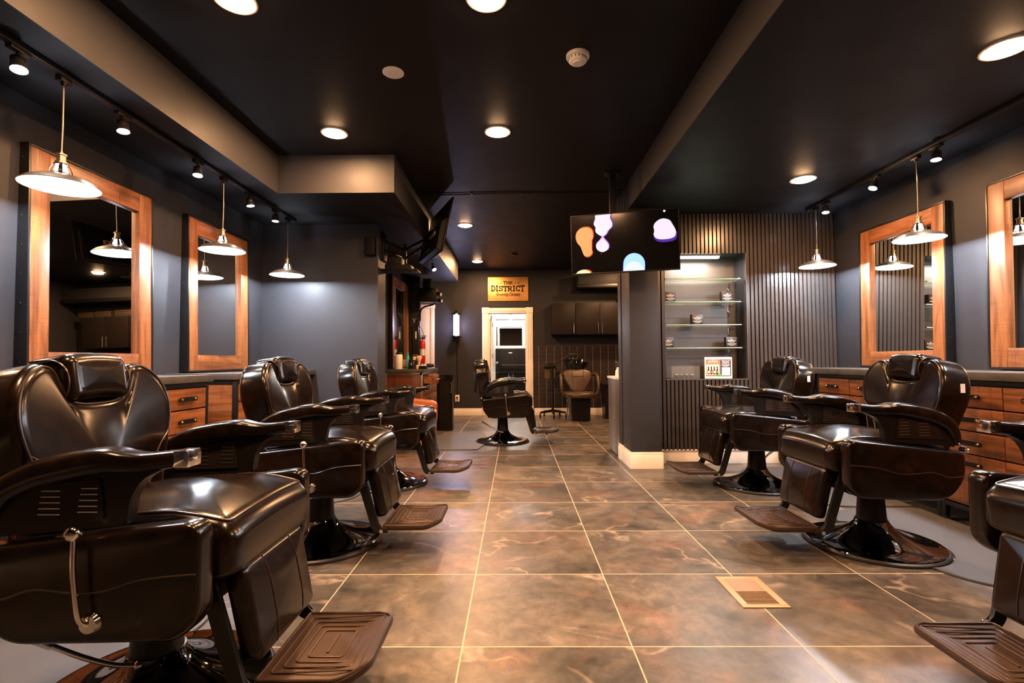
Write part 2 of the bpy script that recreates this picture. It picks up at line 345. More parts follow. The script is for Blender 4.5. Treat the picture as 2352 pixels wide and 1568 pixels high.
def prism(bm, poly, w0, w1, fn, mi=0, bev=0):
    a = [bm.verts.new(fn(p[0], p[1], w0)) for p in poly]; b_ = [bm.verts.new(fn(p[0], p[1], w1)) for p in poly]; n = len(poly)
    fs = [bm.faces.new(a[::-1]), bm.faces.new(b_)]
    for i in range(n): fs.append(bm.faces.new((a[i], a[(i + 1) % n], b_[(i + 1) % n], b_[i])))
    for f in fs: f.material_index = mi
    if bev:
        es = list({e for f in fs[:2] for e in f.edges})
        rr_ = bmesh.ops.bevel(bm, geom=es, offset=bev, segments=2, affect='EDGES')
        for f in rr_['faces']: f.material_index = mi
XZ = lambda u, v, w: (u, w, v)      # profile in x,z extruded along y
YZ = lambda u, v, w: (w, u, v)      # outline in y,z extruded along x
XY = lambda u, v, w: (u, v, w)
def area2(P): return sum(P[i][0] * P[(i + 1) % len(P)][1] - P[(i + 1) % len(P)][0] * P[i][1] for i in range(len(P)))
def dense(out, d=.028):
    P = [Vector((p[0], p[1])) for p in out]; o_ = []
    for i, p in enumerate(P):
        q = P[(i + 1) % len(P)]; k = max(1, int((q - p).length / d))
        if (q - p).length < 1e-6: continue
        o_ += [p.lerp(q, j / k) for j in range(k)]
    return o_
def rimline(out, w1, r1, th):
    P = dense(out)
    if area2(P) < 0: P.reverse()
    k = len(P); o_ = []
    for i in range(k):
        t = P[(i + 1) % k] - P[i - 1]; t.normalize(); q = P[i] + Vector((-t.y, t.x)) * r1 * (1 - math.cos(th)); o_.append((q.x, q.y))
    return o_, w1 - r1 * (1 - math.sin(th))
def cushion(bm, out, w0, w1, r0, r1, c0, c1, fn, n=4, m_=7, sm=1.6, mi=0, cen=None, re=None, it=26):
    """puffed solid: outline in 2-D, rounded rims r0/r1, crowns c0/c1 on the two faces"""
    P = dense(out)
    if area2(P) < 0: P.reverse()
    k = len(P); nr = []
    for i in range(k):
        t = P[(i + 1) % k] - P[i - 1]; t.normalize(); nr.append(Vector((-t.y, t.x)))
    C = Vector(cen) if cen else sum(P, Vector((0, 0))) / k
    rings = []
    def off(d): return [P[i] + nr[i] * d for i in range(k)]
    low = off(r0); top = off(r1)
    hu = (max(p.x for p in P) - min(p.x for p in P)) / 2; hv = (max(p.y for p in P) - min(p.y for p in P)) / 2
    if re: hu, hv = re
    def inn(p, s):
        d = p - C; th = math.atan2(d.y / hv, d.x / hu); E = Vector((hu * .92 * math.cos(th), hv * .92 * math.sin(th)))
        b_ = min(1.0, (1 - s) * 1.5)
        return C + (d * (1 - b_) + E * b_) * s
    for s in [j / m_ for j in range(1, m_)]:
        rings.append(([inn(p, s) for p in low], w0 - c0 * (1 - s ** sm)))
    for j in range(n + 1):
        t = PI / 2 * j / n; rings.append((off(r0 * (1 - math.sin(t))), w0 + r0 * (1 - math.cos(t))))
    for j in range(n + 1):
        t = PI / 2 * j / n; rings.append((off(r1 * (1 - math.cos(t))), w1 - r1 * (1 - math.sin(t))))
    for s in [1 - j / m_ for j in range(1, m_)]:
        rings.append(([inn(p, s) for p in top], w1 + c1 * (1 - s ** sm)))
    V = [[bm.verts.new(fn(p.x, p.y, w)) for p in rg_] for rg_, w in rings]
    for a, b_ in zip(V[:-1], V[1:]):
        for i in range(k): bm.faces.new((a[i], a[(i + 1) % k], b_[(i + 1) % k], b_[i])).material_index = mi
    inner = [v for g_ in V[:m_ - 1] + V[len(V) - m_ + 1:] for v in g_]
    va = bm.verts.new(fn(C.x, C.y, w0 - c0)); vb = bm.verts.new(fn(C.x, C.y, w1 + c1))
    for i in range(k):
        bm.faces.new((V[0][(i + 1) % k], V[0][i], va)).material_index = mi; bm.faces.new((V[-1][i], V[-1][(i + 1) % k], vb)).material_index = mi
    if m_ > 4:
        for _ in range(it): bmesh.ops.smooth_vert(bm, verts=inner + [va, vb], factor=.5, use_axis_x=True, use_axis_y=True, use_axis_z=True)
def rrect(x0, x1, y0, y1, r, n=6):
    P = []
    for cx, cy, a0 in ((x1 - r, y1 - r, 0), (x0 + r, y1 - r, PI / 2), (x0 + r, y0 + r, PI), (x1 - r, y0 + r, 1.5 * PI)):
        for j in range(n + 1):
            a = a0 + PI / 2 * j / n; P.append((cx + r * math.cos(a), cy + r * math.sin(a)))
    return P
def rpoly(P, r, n=5):
    out = []; k = len(P)
    for i in range(k):
        p = Vector(P[i]); a = Vector(P[i - 1]) - p; c = Vector(P[(i + 1) % k]) - p
        rr_ = r[i] if isinstance(r, (list, tuple)) else r
        la, lc = a.length, c.length; rr_ = min(rr_, la * .45, lc * .45); a.normalize(); c.normalize()
        s, e = p + a * rr_, p + c * rr_
        for j in range(n + 1):
            t = j / n; out.append(tuple((1 - t) ** 2 * s + 2 * t * (1 - t) * p + t * t * e))
    return out
def copy_tree(o, parent=None):
    c = o.copy(); COL.objects.link(c); c.parent = parent
    for ch in [x for x in KIDS(o)]: copy_tree(ch, c)
    return c
def KIDS(o): return [x for x in bpy.data.objects if x.parent == o]
def lamp(name, kind, loc, energy, col, parent=None, rot=(0, 0, 0), spread=None, **k):
    d = bpy.data.lights.new(name, kind); d.energy = energy; d.color = col
    for a, v in k.items(): setattr(d, a, v)
    if spread: d.spread = math.radians(spread)
    o = bpy.data.objects.new(name, d); COL.objects.link(o); o.location = loc; o.rotation_euler = rot
    if parent: o.parent = parent
    return o
def text_bm(bm, body, size, M_, depth=0.0012, offset=0.0, shear=0.0, mi=0, width=None, space=1.0):
    cu = bpy.data.curves.new('t', 'FONT'); cu.body = body; cu.size = size; cu.align_x = 'CENTER'; cu.align_y = 'CENTER'
    cu.extrude = depth; cu.offset = offset; cu.shear = shear; cu.resolution_u = 3; cu.space_character = space
    o = bpy.data.objects.new('t', cu); COL.objects.link(o)
    dg = bpy.context.evaluated_depsgraph_get(); me = bpy.data.meshes.new_from_object(o.evaluated_get(dg))
    xs = [v.co.x for v in me.vertices]
    s = (width / (max(xs) - min(xs))) if width else 1.0
    me.transform(M_ @ Matrix.Diagonal((s, 1, 1, 1)))
    k0 = len(bm.faces); bm.from_mesh(me); bm.faces.ensure_lookup_table()
    for f in bm.faces[k0:]: f.material_index = mi
    bpy.data.objects.remove(o); bpy.data.curves.remove(cu); bpy.data.meshes.remove(me)

# slab lettering made of thick strokes: unit box 1 wide x 1.4 high
def stroke(bm, pts, w, fn, d, mi=0):
    pts = [Vector(p) for p in pts]; A, B = [], []
    for i, p in enumerate(pts):
        t = (pts[min(i + 1, len(pts) - 1)] - pts[max(i - 1, 0)]).normalized(); nn = Vector((-t.y, t.x)) * w / 2
        A.append(p + nn); B.append(p - nn)
    for i in range(len(pts) - 1):
        q = [A[i], A[i + 1], B[i + 1], B[i]]
        lo = [bm.verts.new(fn(v.x, v.y, 0)) for v in q]; hi = [bm.verts.new(fn(v.x, v.y, d)) for v in q]
        fs = [bm.faces.new(hi), bm.faces.new(lo[::-1])] + [bm.faces.new((lo[j], lo[(j + 1) % 4], hi[(j + 1) % 4], hi[j])) for j in range(4)]
        for f in fs: f.material_index = mi
def arc(cx, cy, rx, ry, a0, a1, n=8): return [(cx + rx * math.cos(math.radians(a0 + (a1 - a0) * i / n)), cy + ry * math.sin(math.radians(a0 + (a1 - a0) * i / n))) for i in range(n + 1)]
S = 0.31
LET = {
 'I': ([[(.28, 0), (.28, 1.4)], [(.0, .07), (.56, .07)], [(.0, 1.33), (.56, 1.33)]], 0.70),
 'T': ([[(.5, 0), (.5, 1.4)], [(0, 1.27), (1, 1.27)], [(.06, 1.3), (.06, .98)], [(.94, 1.3), (.94, .98)], [(.25, .07), (.75, .07)]], 1.1),
 'H': ([[(.15, 0), (.15, 1.4)], [(.85, 0), (.85, 1.4)], [(.15, .7), (.85, .7)], [(-.02, .07), (.34, .07)], [(.66, .07), (1.02, .07)], [(-.02, 1.33), (.34, 1.33)], [(.66, 1.33), (1.02, 1.33)]], 1.15),
 'E': ([[(.15, 0), (.15, 1.4)], [(0, .13), (.95, .13)], [(0, 1.27), (.95, 1.27)], [(.15, .7), (.7, .7)], [(.9, 0), (.9, .38)], [(.9, 1.4), (.9, 1.02)], [(.68, .52), (.68, .88)]], 1.1),
 'D': ([[(.18, 0), (.18, 1.4)], [(0, .13), (.5, .13)], [(0, 1.27), (.5, 1.27)], arc(.42, .7, .46, .57, -90, 90, 12)], 1.1),
 'S': ([arc(.5, 1.0, .36, .28, 20, 270, 12), arc(.5, .42, .38, .30, 90, -160, 12), [(.84, .95), (.84, 1.4)], [(.14, .0), (.14, .48)]], 1.08),
 'R': ([[(.18, 0), (.18, 1.4)], [(0, 1.27), (.5, 1.27)], [(.2, .66), (.5, .66)], arc(.5, .965, .34, .305, -90, 90, 10), [(.48, .66), (.88, 0)], [(0, .07), (.38, .07)], [(.7, .07), (1.05, .07)]], 1.15),
 'C': ([arc(.54, .7, .42, .57, 42, 318, 16), [(.86, .92), (.86, 1.4)], [(.86, .0), (.86, .42)]], 1.1)}
def slab_word(bm, word, x0, z0, h, width, fn, d, mi=0, arch=0.0):
    tot = sum(LET[c][1] for c in word); s = width / tot; sv = h / 1.4; x = 0
    for c in word:
        for pts in LET[c][0]:
            stroke(bm, [(p[0], p[1]) for p in pts], S if c != 'S' else 0.29,
                   lambda u, v, w, x=x: fn(x0 + (x + u) * s, z0 + v * sv * (1 + arch * (2 * ((x + u) / tot) - 1) ** 2) - arch * h * 0.25 * (2 * ((x + u) / tot) - 1) ** 2, w), d, mi)
        x += LET[c][1]
def star(bm, cx, cz, r, fn, d, mi=0):
    P = [(cx + (r if i % 2 == 0 else r * .42) * math.sin(PI * i / 5), cz + (r if i % 2 == 0 else r * .42) * math.cos(PI * i / 5)) for i in range(10)]
    prism(bm, P, 0, d, lambda u, v, w: fn(u, v, w), mi)
def district_logo(bm, cx, cz, w, fn, d, mi=0, stars=True, low=True):
    """logo about w wide centred at cx,cz"""
    k = w / 0.40
    slab_word(bm, 'THE', cx - .057 * k, cz + .045 * k, .040 * k, .114 * k, fn, d, mi)
    slab_word(bm, 'DISTRICT', cx - .20 * k, cz - .035 * k, .062 * k, .40 * k, fn, d, mi, arch=0.22)
    if stars:
        for sx_ in (-.125, -.085, .085, .125): star(bm, cx + sx_ * k, cz + .062 * k, .012 * k, fn, d, mi)
    if low:
        M_ = Matrix(); o0 = Vector(fn(cx, cz - .074 * k, 0)); ux = Vector(fn(cx + 1, cz - .074 * k, 0)) - o0; uz = Vector(fn(cx, cz - .074 * k + 1, 0)) - o0; uw = Vector(fn(cx, cz - .074 * k, 1)) - o0
        for i_ in range(3): M_[i_][0], M_[i_][1], M_[i_][2], M_[i_][3] = ux[i_], uz[i_], uw[i_], o0[i_]
        text_bm(bm, 'Grooming Company', .05 * k, M_, depth=d, offset=.0019 * k, shear=.28, mi=mi, width=.29 * k)

# ------------------------------------------------------------------ room shell
CZ, LZ, RZ = 2.75, 2.43, 2.49
bm = NB(); box(bm, -3.0, 3.6, -2.6, 12.3, -0.1, 0); struct('floor', bm, 'slate_tile')
bm = NB(); box(bm, -3.0, 3.6, -2.6, 12.3, CZ, CZ + .1); struct('ceiling', bm, 'ceiling_paint')
bm = NB(); box(bm, -3.0, -1.985, -2.5, 4.11, LZ, CZ); struct('ceiling', bm, ['ceiling_paint', 'wall_paint'])
bm = NB(); box(bm, -3.0, -1.01, 4.11, 8.75, LZ, CZ); struct('ceiling', bm, 'ceiling_paint')
bm = NB(); box(bm, 1.11, 3.4, -2.5, 5.35, RZ, CZ); struct('ceiling', bm, 'ceiling_paint')
# soffit faces are painted like the walls
bm = NB(); box(bm, -1.985, -1.979, -2.5, 4.104, LZ, CZ); box(bm, -1.985, -1.004, 4.104, 4.11, LZ, CZ); box(bm, -1.01, -1.004, 4.11, 8.756, LZ, CZ); box(bm, -1.9, -1.004, 8.75, 8.756, LZ, CZ); struct('trim_1', bm, 'wall_paint')
bm = NB(); box(bm, 1.104, 1.11, -2.5, 4.76, RZ, CZ); struct('trim_2', bm, 'wall_paint')
bm = NB(); box(bm, -2.70, -2.585, -2.5, 5.06, 0, LZ); struct('wall_left', bm, 'wall_paint')
bm = NB(); box(bm, -2.585, -1.40, 5.06, 5.36, 0, LZ); struct('wall_left_return', bm, 'wall_paint')
bm = NB(); box(bm, -1.96, -1.82, 5.36, 9.5, 0, CZ); struct('wall_left_rear', bm, 'wall_paint')
bm = NB(); box(bm, 3.22, 3.35, -2.5, 9.5, 0, CZ); struct('wall_right', bm, 'wall_paint')
bm = NB(); box(bm, -2.70, 3.35, -2.6, -2.5, 0, CZ); struct('wall_front', bm, 'wall_paint')
bm = NB()
DX0, DX1, DZ = -0.50, 0.21, 1.93
box(bm, -2.0, DX0, 9.45, 9.57, 0, CZ); box(bm, DX1, 3.35, 9.45, 9.57, 0, CZ); box(bm, DX0, DX1, 9.45, 9.57, DZ, CZ)
struct('wall_back', bm, 'wall_paint')
# stub wall with niche
NX0, NX1, NZ0, NZ1 = 1.50, 2.31, 0.835, 2.09
bm = NB()
box(bm, 1.11, NX0, 5.02, 5.30, 0, CZ); box(bm, NX1, 3.22, 5.02, 5.30, 0, CZ); box(bm, NX0, NX1, 5.02, 5.30, 0, NZ0); box(bm, NX0, NX1, 5.02, 5.30, NZ1, CZ); box(bm, NX0, NX1, 5.23, 5.30, NZ0, NZ1)
struct('wall_divider', bm, 'wall_paint')
bm = NB(); box(bm, 1.094, 1.11, 5.16, 5.30, 0, CZ); box(bm, 1.102, 1.11, 5.09, 5.16, 0, CZ); struct('trim_3', bm, 'wall_paint')
bm = NB(); box(bm, 1.094, 1.372, 4.76, 5.09, 0, RZ, bev=.004); struct('wall_column', bm, 'wall_paint')
# slats
bm = NB(); p = 0.0405; x = 1.385
box(bm, 1.372, NX0, 4.998, 5.02, .135, RZ, mi=1); box(bm, NX1, 3.22, 4.998, 5.02, .135, RZ, mi=1); box(bm, NX0, NX1, 4.998, 5.02, .135, NZ0, mi=1); box(bm, NX0, NX1, 4.998, 5.02, NZ1, RZ, mi=1)
while x + .027 < 3.218:
    if x + .0135 < NX0 - .004 or x + .0135 > NX1 + .002: box(bm, x, x + .027, 4.978, 4.999, .135, RZ)
    else: box(bm, x, x + .027, 4.978, 4.999, .135, NZ0); box(bm, x, x + .027, 4.978, 4.999, NZ1, RZ)
    x += p
struct('wall_slatted', bm, ['slat_face', 'slat_back'])
bm = NB()
zz = NZ0
for k in range(6): box(bm, NX0, NX1 - .09, 5.222, 5.229, NZ0 + k * .2092, NZ0 + (k + 1) * .2092 - .003)
box(bm, NX1 - .09, NX1, 5.224, 5.229, NZ0, NZ1); box(bm, NX0 - .002, NX1 + .002, 4.975, 5.23, NZ0 - .012, NZ0); box(bm, NX1, NX1 + .006, 4.976, 5.02, NZ0, NZ1); box(bm, NX0 - .006, NX0, 4.976, 5.02, NZ0, NZ1)
struct('trim_4', bm, 'niche_panel')
# baseboards
def basebd(name, segs, h=.14):
    bm = NB()
    for x0, x1, y0, y1 in segs:
        box(bm, x0, x1, y0, y1, 0, h * .80, bev=.002)
        t = .006
        box(bm, x0 + (t if x1 - x0 < .05 else 0), x1, y0 + (t if y1 - y0 < .05 else 0), y1, h * .80, h, bev=.002)
    return struct(name, bm, 'white_trim')
basebd('baseboard_back', [(-1.82, -.63, 9.43, 9.45), (.355, 1.7, 9.43, 9.45), (1.7, 3.22, 9.43, 9.45)], .135)
basebd('baseboard_column', [(1.076, 1.39, 4.742, 4.76), (1.076, 1.094, 4.76, 5.10), (1.084, 1.102, 5.10, 5.155), (1.076, 1.094, 5.155, 5.30)], .155)
basebd('baseboard_divider', [(1.39, 3.22, 4.985, 5.02)], .132)
basebd('baseboard_left', [(-2.585, -2.567, -2.5, 5.06)], .13)
basebd('baseboard_right', [(3.204, 3.22, -2.5, 4.98)], .13)
bm = NB()
xx = 1.40
while xx < 2.3:
    prism(bm, [(xx, .13), (xx + .030, .13), (xx + .026, .139 + random.random() * .004), (xx + .008, .141)], 4.976, 4.984, XZ); xx += .0405
struct('trim_5', bm, 'white_trim')
# back doorway casing
def casing(name, x0, x1, z1, y=9.45, w=.125):
    bm = NB()
    for a, c in ((x0 - w, x0), (x1, x1 + w)):
        box(bm, a, c, y - .022, y, 0, z1, bev=.003)
        for g in (.25, .5, .75): box(bm, a + (c - a) * g - .008, a + (c - a) * g + .008, y - .027, y - .021, .16, z1 - .01, bev=.002)
        box(bm, a - .004, c + .004, y - .03, y, z1, z1 + w * .86, bev=.004)
        box(bm, a - .004, c + .004, y - .028, y, 0, .17, bev=.003)
    box(bm, x0, x1, y - .022, y, z1, z1 + w * .78, bev=.003); box(bm, x0, x1, y - .03, y, z1 + w * .3, z1 + w * .5, bev=.003)
    box(bm, x0 - .002, x0 + .016, y, y + .12, 0, z1); box(bm, x1 - .016, x1 + .002, y, y + .12, 0, z1); box(bm, x0, x1, y, y + .12, z1 - .014, z1 + .002)
    return struct(name, bm, 'white_trim')
casing('door_1', DX0, DX1, DZ)
# open door leaf swung into the back room
d = thing('door_2', (DX0 + .02, 9.585, 0), math.radians(87)); d['kind'] = 'structure'
bm = NB(); box(bm, 0, .68, -.035, 0, .01, 1.90, bev=.002)
for z0, z1 in ((.15, .8), (.95, 1.75)): box(bm, .10, .58, -.041, -.034, z0, z1, bev=.004)
finish('door_leaf', bm, 'white_paint', d)
bm = NB(); ball(bm, (.62, -.075, .98), .028); cyl(bm, (.62, -.03, .98), (.62, -.07, .98), .01); o = finish('door_knob', bm, 'gunmetal', d); o['label'] = 'dark round knob'
bm = NB()
for z in (.30, 1.12, 1.72): cyl(bm, (-.006, -.045, z - .045), (-.006, -.045, z + .045), .009)
finish('hinge', bm, 'brass', d)
# second doorway at the far left: casing and closed peach door
bm = NB(); box(bm, -1.82, -1.60, 9.425, 9.45, 0, 2.03, bev=.003); box(bm, -1.60, -1.53, 9.415, 9.45, 0, 2.03, bev=.004); box(bm, -1.82, -1.52, 9.41, 9.45, 2.03, 2.10, bev=.004); struct('door_3', bm, 'white_trim')
# back room
BY = 11.6
bm = NB(); box(bm, -1.3, -1.2, 9.57, BY, 0, 2.4); struct('wall_back_room_left', bm, 'white_paint')
bm = NB(); box(bm, 1.0, 1.1, 9.57, BY, 0, 2.4); struct('wall_back_room_right', bm, 'white_paint')
bm = NB(); box(bm, -1.3, 1.1, BY, BY + .1, 0, 2.4); struct('wall_back_room', bm, 'white_paint')
bm = NB(); box(bm, -1.3, 1.1, 9.57, BY, 2.33, 2.4); struct('ceiling_back_room', bm, 'white_paint')

# kitchen splashback tile and bulkhead
bm = NB(); box(bm, .352, 2.9, 9.436, 9.45, .135, 1.30); struct('trim_6', bm, 'mosaic_tile')
bm = NB(); box(bm, 1.16, 3.2, 9.10, 9.45, 2.42, 2.62, bev=.004); box(bm, 1.14, 3.2, 9.06, 9.45, 2.355, 2.42, bev=.004, mi=1); struct('trim_7', bm, ['wall_paint', 'black_metal'])
# conduit across ceiling
bm = NB(); tube(bm, [(-1.0, 5.1, 2.742), (-.6, 5.09, 2.741), (-.2, 5.06, 2.742), (.4, 5.07, 2.741), (1.04, 5.05, 2.742), (1.09, 5.0, 2.742)], .006, 6)
for xk in (-.45, .05, .7): box(bm, xk, xk + .02, 5.05, 5.10, 2.735, 2.749)
tag(finish('ceiling_cable', bm, 'black_plastic'), 'thin black cable clipped across the dark ceiling towards the hanging screen', 'cable')

# ------------------------------------------------------------------ recessed downlights
def make_down():
    t = thing('downlight', (0, 0, 0))
    bm = NB(); lathe(bm, [(.083, -.001), (.098, -.001), (.099, -.005), (.092, -.007), (.084, -.006), (.083, -.003)], n=40); finish('trim_ring', bm, 'white_trim', t)
    bm = NB(); lathe(bm, [(0, -.022), (.04, -.020), (.066, -.014), (.082, -.004), (.083, -.001), (0, -.001)], n=40); finish('lens', bm, 'lens_warm', t)
    lamp('downlight_lamp', 'AREA', (0, 0, -.026), P_DOWN, WARM, t, shape='DISK', size=.13)
    return t
dn = make_down()
downs = [(-1.36, 3.70, CZ, 'recessed ceiling downlight nearest the lit soffit on the left'), (-.125, 3.70, CZ, 'recessed ceiling downlight in the middle of the ceiling, left of the smoke detector'),
         (-1.33, 2.31, CZ, 'recessed ceiling downlight cut by the top edge of the picture, left one'), (-.13, 2.31, CZ, 'recessed ceiling downlight cut by the top edge of the picture, middle one'),
         (-.63, 6.28, CZ, 'recessed ceiling downlight beside the tilted screen seen from behind'), (-.65, 8.58, CZ, 'small farthest downlight in front of the back wall'),
         (2.354, 4.03, RZ, 'recessed downlight in the low right ceiling near the slatted wall'), (2.331, 2.323, RZ, 'large recessed downlight at the right edge of the picture'),
         (-1.33, .92, CZ, 'recessed ceiling downlight over the nearest left chair, unseen and added to light the foreground'), (-.13, .92, CZ, 'recessed ceiling downlight right above the camera, unseen and added to light the foreground'), (2.33, .62, RZ, 'recessed downlight over the nearest right chair, unseen and added to light the foreground'), (1.6, 6.9, CZ, 'recessed ceiling downlight hidden behind the blob screen'), (1.9, 8.35, CZ, 'recessed ceiling downlight over the wash chair, hidden behind the column')]  # near row out of view is added, continuing the grid to light the foreground
for i, (x, y, z, lb) in enumerate(downs):
    o = dn if i == 0 else copy_tree(dn)
    o.location = (x, y, z); tag(o, lb, 'ceiling light', 'recessed downlights')

# smoke detector, speaker disc
t = thing('smoke_detector', (.363, 2.766, CZ), 0, 'round white smoke detector on the dark ceiling', 'smoke detector')
bm = NB(); lathe(bm, [(0, 0), (.066, 0), (.066, -.012), (.062, -.018), (.054, -.020), (.052, -.034), (.044, -.042), (.030, -.044), (.028, -.049), (0, -.050)], n=36); finish('housing', bm, 'white_plastic', t)
bm = NB()
for k in range(16):
    a = 2 * PI * k / 16; box(bm, -.002, .002, .0525, .0545, -.033, -.022, rot=Matrix.Rotation(a, 4, 'Z'))
finish('grille', bm, 'grey_plastic', t)
bm = NB(); lathe(bm, [(0, 0), (.063, 0), (.063, -.004), (.058, -.007), (0, -.008)], n=36); o = finish('cover_plate', bm, 'white_plastic', loc=(-.722, 2.917, CZ)); tag(o, 'flat round white cover plate on the dark ceiling', 'ceiling plate')
bm = NB(); lathe(bm, [(0, 0), (.05, 0), (.05, -.02), (.03, -.03), (0, -.03)], n=24); o = finish('sprinkler_cap', bm, 'grey_plastic', loc=(.0, 8.0, CZ)); tag(o, 'small dark round cap on the ceiling near the back wall', 'ceiling cap')

# ------------------------------------------------------------------ track lighting
def track(name, x, y0, y1, z, label, cat='lighting track'):
    bm = NB(); box(bm, x - .018, x + .018, y0, y1, z - .030, z, bev=.003)
    box(bm, x - .010, x + .010, y0 + .01, y1 - .01, z - .032, z - .029)
    box(bm, x - .022, x + .022, y1 - .12, y1, z - .036, z, bev=.003)
    o = finish(name, bm, 'black_metal'); return tag(o, label, cat)
track('lighting_track', -2.17, 1.2, 4.86, LZ, 'black ceiling track carrying the lamps along the left wall')
track('lighting_track', 2.845, 1.2, 4.82, RZ, 'black ceiling track carrying the lamps along the right wall')
def make_spot():
    t = thing('track_spot', (0, 0, 0))
    bm = NB(); box(bm, -.016, .016, -.05, .05, -.018, 0, bev=.003); cyl(bm, (0, 0, -.016), (0, 0, -.045), .008); finish('adapter', bm, 'black_metal', t)
    h = thing('lamp_head', (0, 0, -.055)); h.parent = t
    h.empty_display_size = .02
    return t
def spot_at(x, y, z, aim, label, group, e=None):
    t = thing('track_spot', (x, y, z - .030), 0, label, 'spotlight', group)
    bm = NB(); box(bm, -.016, .016, -.045, .045, -.02, .0, bev=.003); cyl(bm, (0, 0, -.016), (0, 0, -.038), .009); finish('adapter', bm, 'black_metal', t)
    d = Vector(aim).normalized(); q = d.to_track_quat('-Z', 'Y').to_matrix().to_4x4(); c = Vector((0, 0, -.045))
    q = Matrix.Translation(c) @ q
    bm = NB(); lathe(bm, [(0, .012), (.014, .012), (.020, .004), (.022, -.012), (.027, -.03), (.0315, -.052), (.033, -.060), (.030, -.060), (.027, -.05), (0, -.049)], n=28)
    for zz_ in (-.004, -.014, -.024): lathe(bm, [(.020, zz_), (.028, zz_), (.028, zz_ - .003), (.020, zz_ - .003)], n=28)
    bmesh.ops.transform(bm, matrix=q, verts=bm.verts); finish('lamp_head', bm, ['black_metal'], t)
    bm = NB(); lathe(bm, [(0, -.0505), (.026, -.0505), (.026, -.058), (.015, -.062), (0, -.063)], n=24); bmesh.ops.transform(bm, matrix=q, verts=bm.verts); finish('lens', bm, 'lens_spot', t)
    l = lamp('spot_lamp', 'SPOT', (0, 0, 0), (e or P_SPOT), SPOTC, t, spot_size=math.radians(80), spot_blend=.8, shadow_soft_size=.02)
    l.matrix_local = q @ Matrix.Translation((0, 0, -.07))
    return t
spl = [(2.12, 'leftmost track spotlight, glaring at the left edge of the picture'), (2.70, 'track spotlight just past the large near pendant on the left'), (3.36, 'track spotlight above the second left mirror'), (4.02, 'track spotlight between the second left pendant and the end of its track'), (4.47, 'farthest spotlight on the left track')]
for i, (y, lb) in enumerate(spl): spot_at(-2.17, y, LZ, [(.25, -.15, -1), (.2, -.1, -1), (.1, -.2, -1), (.2, 0, -1), (0, -.1, -1)][i], lb, 'spotlights on the left track')
spr = [(3.33, 'nearest spotlight on the right track, right of its pendant'), (3.90, 'middle spotlight on the right track, between the two pendants'), (4.53, 'farthest spotlight on the right track, in front of the slatted wall')]
for i, (y, lb) in enumerate(spr): spot_at(2.845, y, RZ, [(-.15, -.1, -1), (-.5, -.1, -1), (-.15, -.2, -1)][i], lb, 'spotlights on the right track')

# ------------------------------------------------------------------ pendants
def make_pendant():
    t = thing('pendant_lamp', (0, 0, 0))     # origin = rim centre; cord goes up
    bm = NB(); R0 = .153
    outer = [(R0, 0), (R0 + .001, .004), (.128, .026), (.100, .040), (.072, .050), (.050, .056), (.040, .058)]
    inner = [(.039, .055), (.050, .053), (.072, .047), (.100, .037), (.126, .023), (R0 - .004, .002), (R0, 0)]
    lathe(bm, outer, n=48); finish('shade', bm, 'gunmetal', t)
    bm = NB(); lathe(bm, inner, n=48); finish('shade_lining', bm, 'shade_inner', t)
    # vented neck: four curved metal ribs with openings
    bm = NB(); lathe(bm, [(.044, .055), (.045, .063), (.041, .063), (.040, .055)], n=32)
    for k in range(4):
        a0 = k * PI / 2 + .5
        for j in range(3):
            for z0_, z1_ in ((.062, .078), (.078, .094), (.094, .108)):
                prism(bm, [(a0 + j * .13, z0_), (a0 + (j + 1) * .13, z0_), (a0 + (j + 1) * .13, z1_), (a0 + j * .13, z1_)], 0, .003,
                  lambda u, v, w: ((.041 - 6.2 * (v - .062) ** 2 - (v - .062) * .06 + w) * math.cos(u), (.041 - 6.2 * (v - .062) ** 2 - (v - .062) * .06 + w) * math.sin(u), v))
    lathe(bm, [(.030, .104), (.029, .110), (.024, .114), (.018, .115)], n=28); finish('vented_neck', bm, 'chrome', t)
    bm = NB(); lathe(bm, [(0, .172), (.005, .172), (.007, .164), (.013, .160), (.022, .158), (.022, .152), (.017, .150), (.0175, .125), (.023, .123), (.023, .112), (0, .112)], n=24); finish('socket_cap', bm, 'gunmetal', t)
    bm = NB(); lathe(bm, [(0, .010), (.014, .014), (.024, .028), (.030, .050), (.030, .066), (.024, .085), (.017, .108), (0, .108)], n=24); finish('bulb', bm, 'bulb_cool', t)
    lamp('pendant_bulb', 'POINT', (0, 0, .033), P_PEND, COOL, t, shadow_soft_size=.032)
    return t
pd = make_pendant()
def place_pend(o, x, y, z, zc, label, group):
    o.location = (x, y, z); tag(o, label, 'pendant lamp', group)
    bm = NB(); tube(bm, [(0, 0, .168), (.002, 0, (zc - z) * .5), (0, 0, zc - z - .05)], .0035, 6); finish('cord', bm, 'gunmetal' if x < 0 else 'steel', o)
    bm = NB(); box(bm, -.016, .016, -.03, .03, zc - z - .06, zc - z - .031, bev=.003); lathe(bm, [(0, zc - z - .075), (.010, zc - z - .075), (.013, zc - z - .06)], n=16); finish('track_adapter', bm, 'black_metal', o)
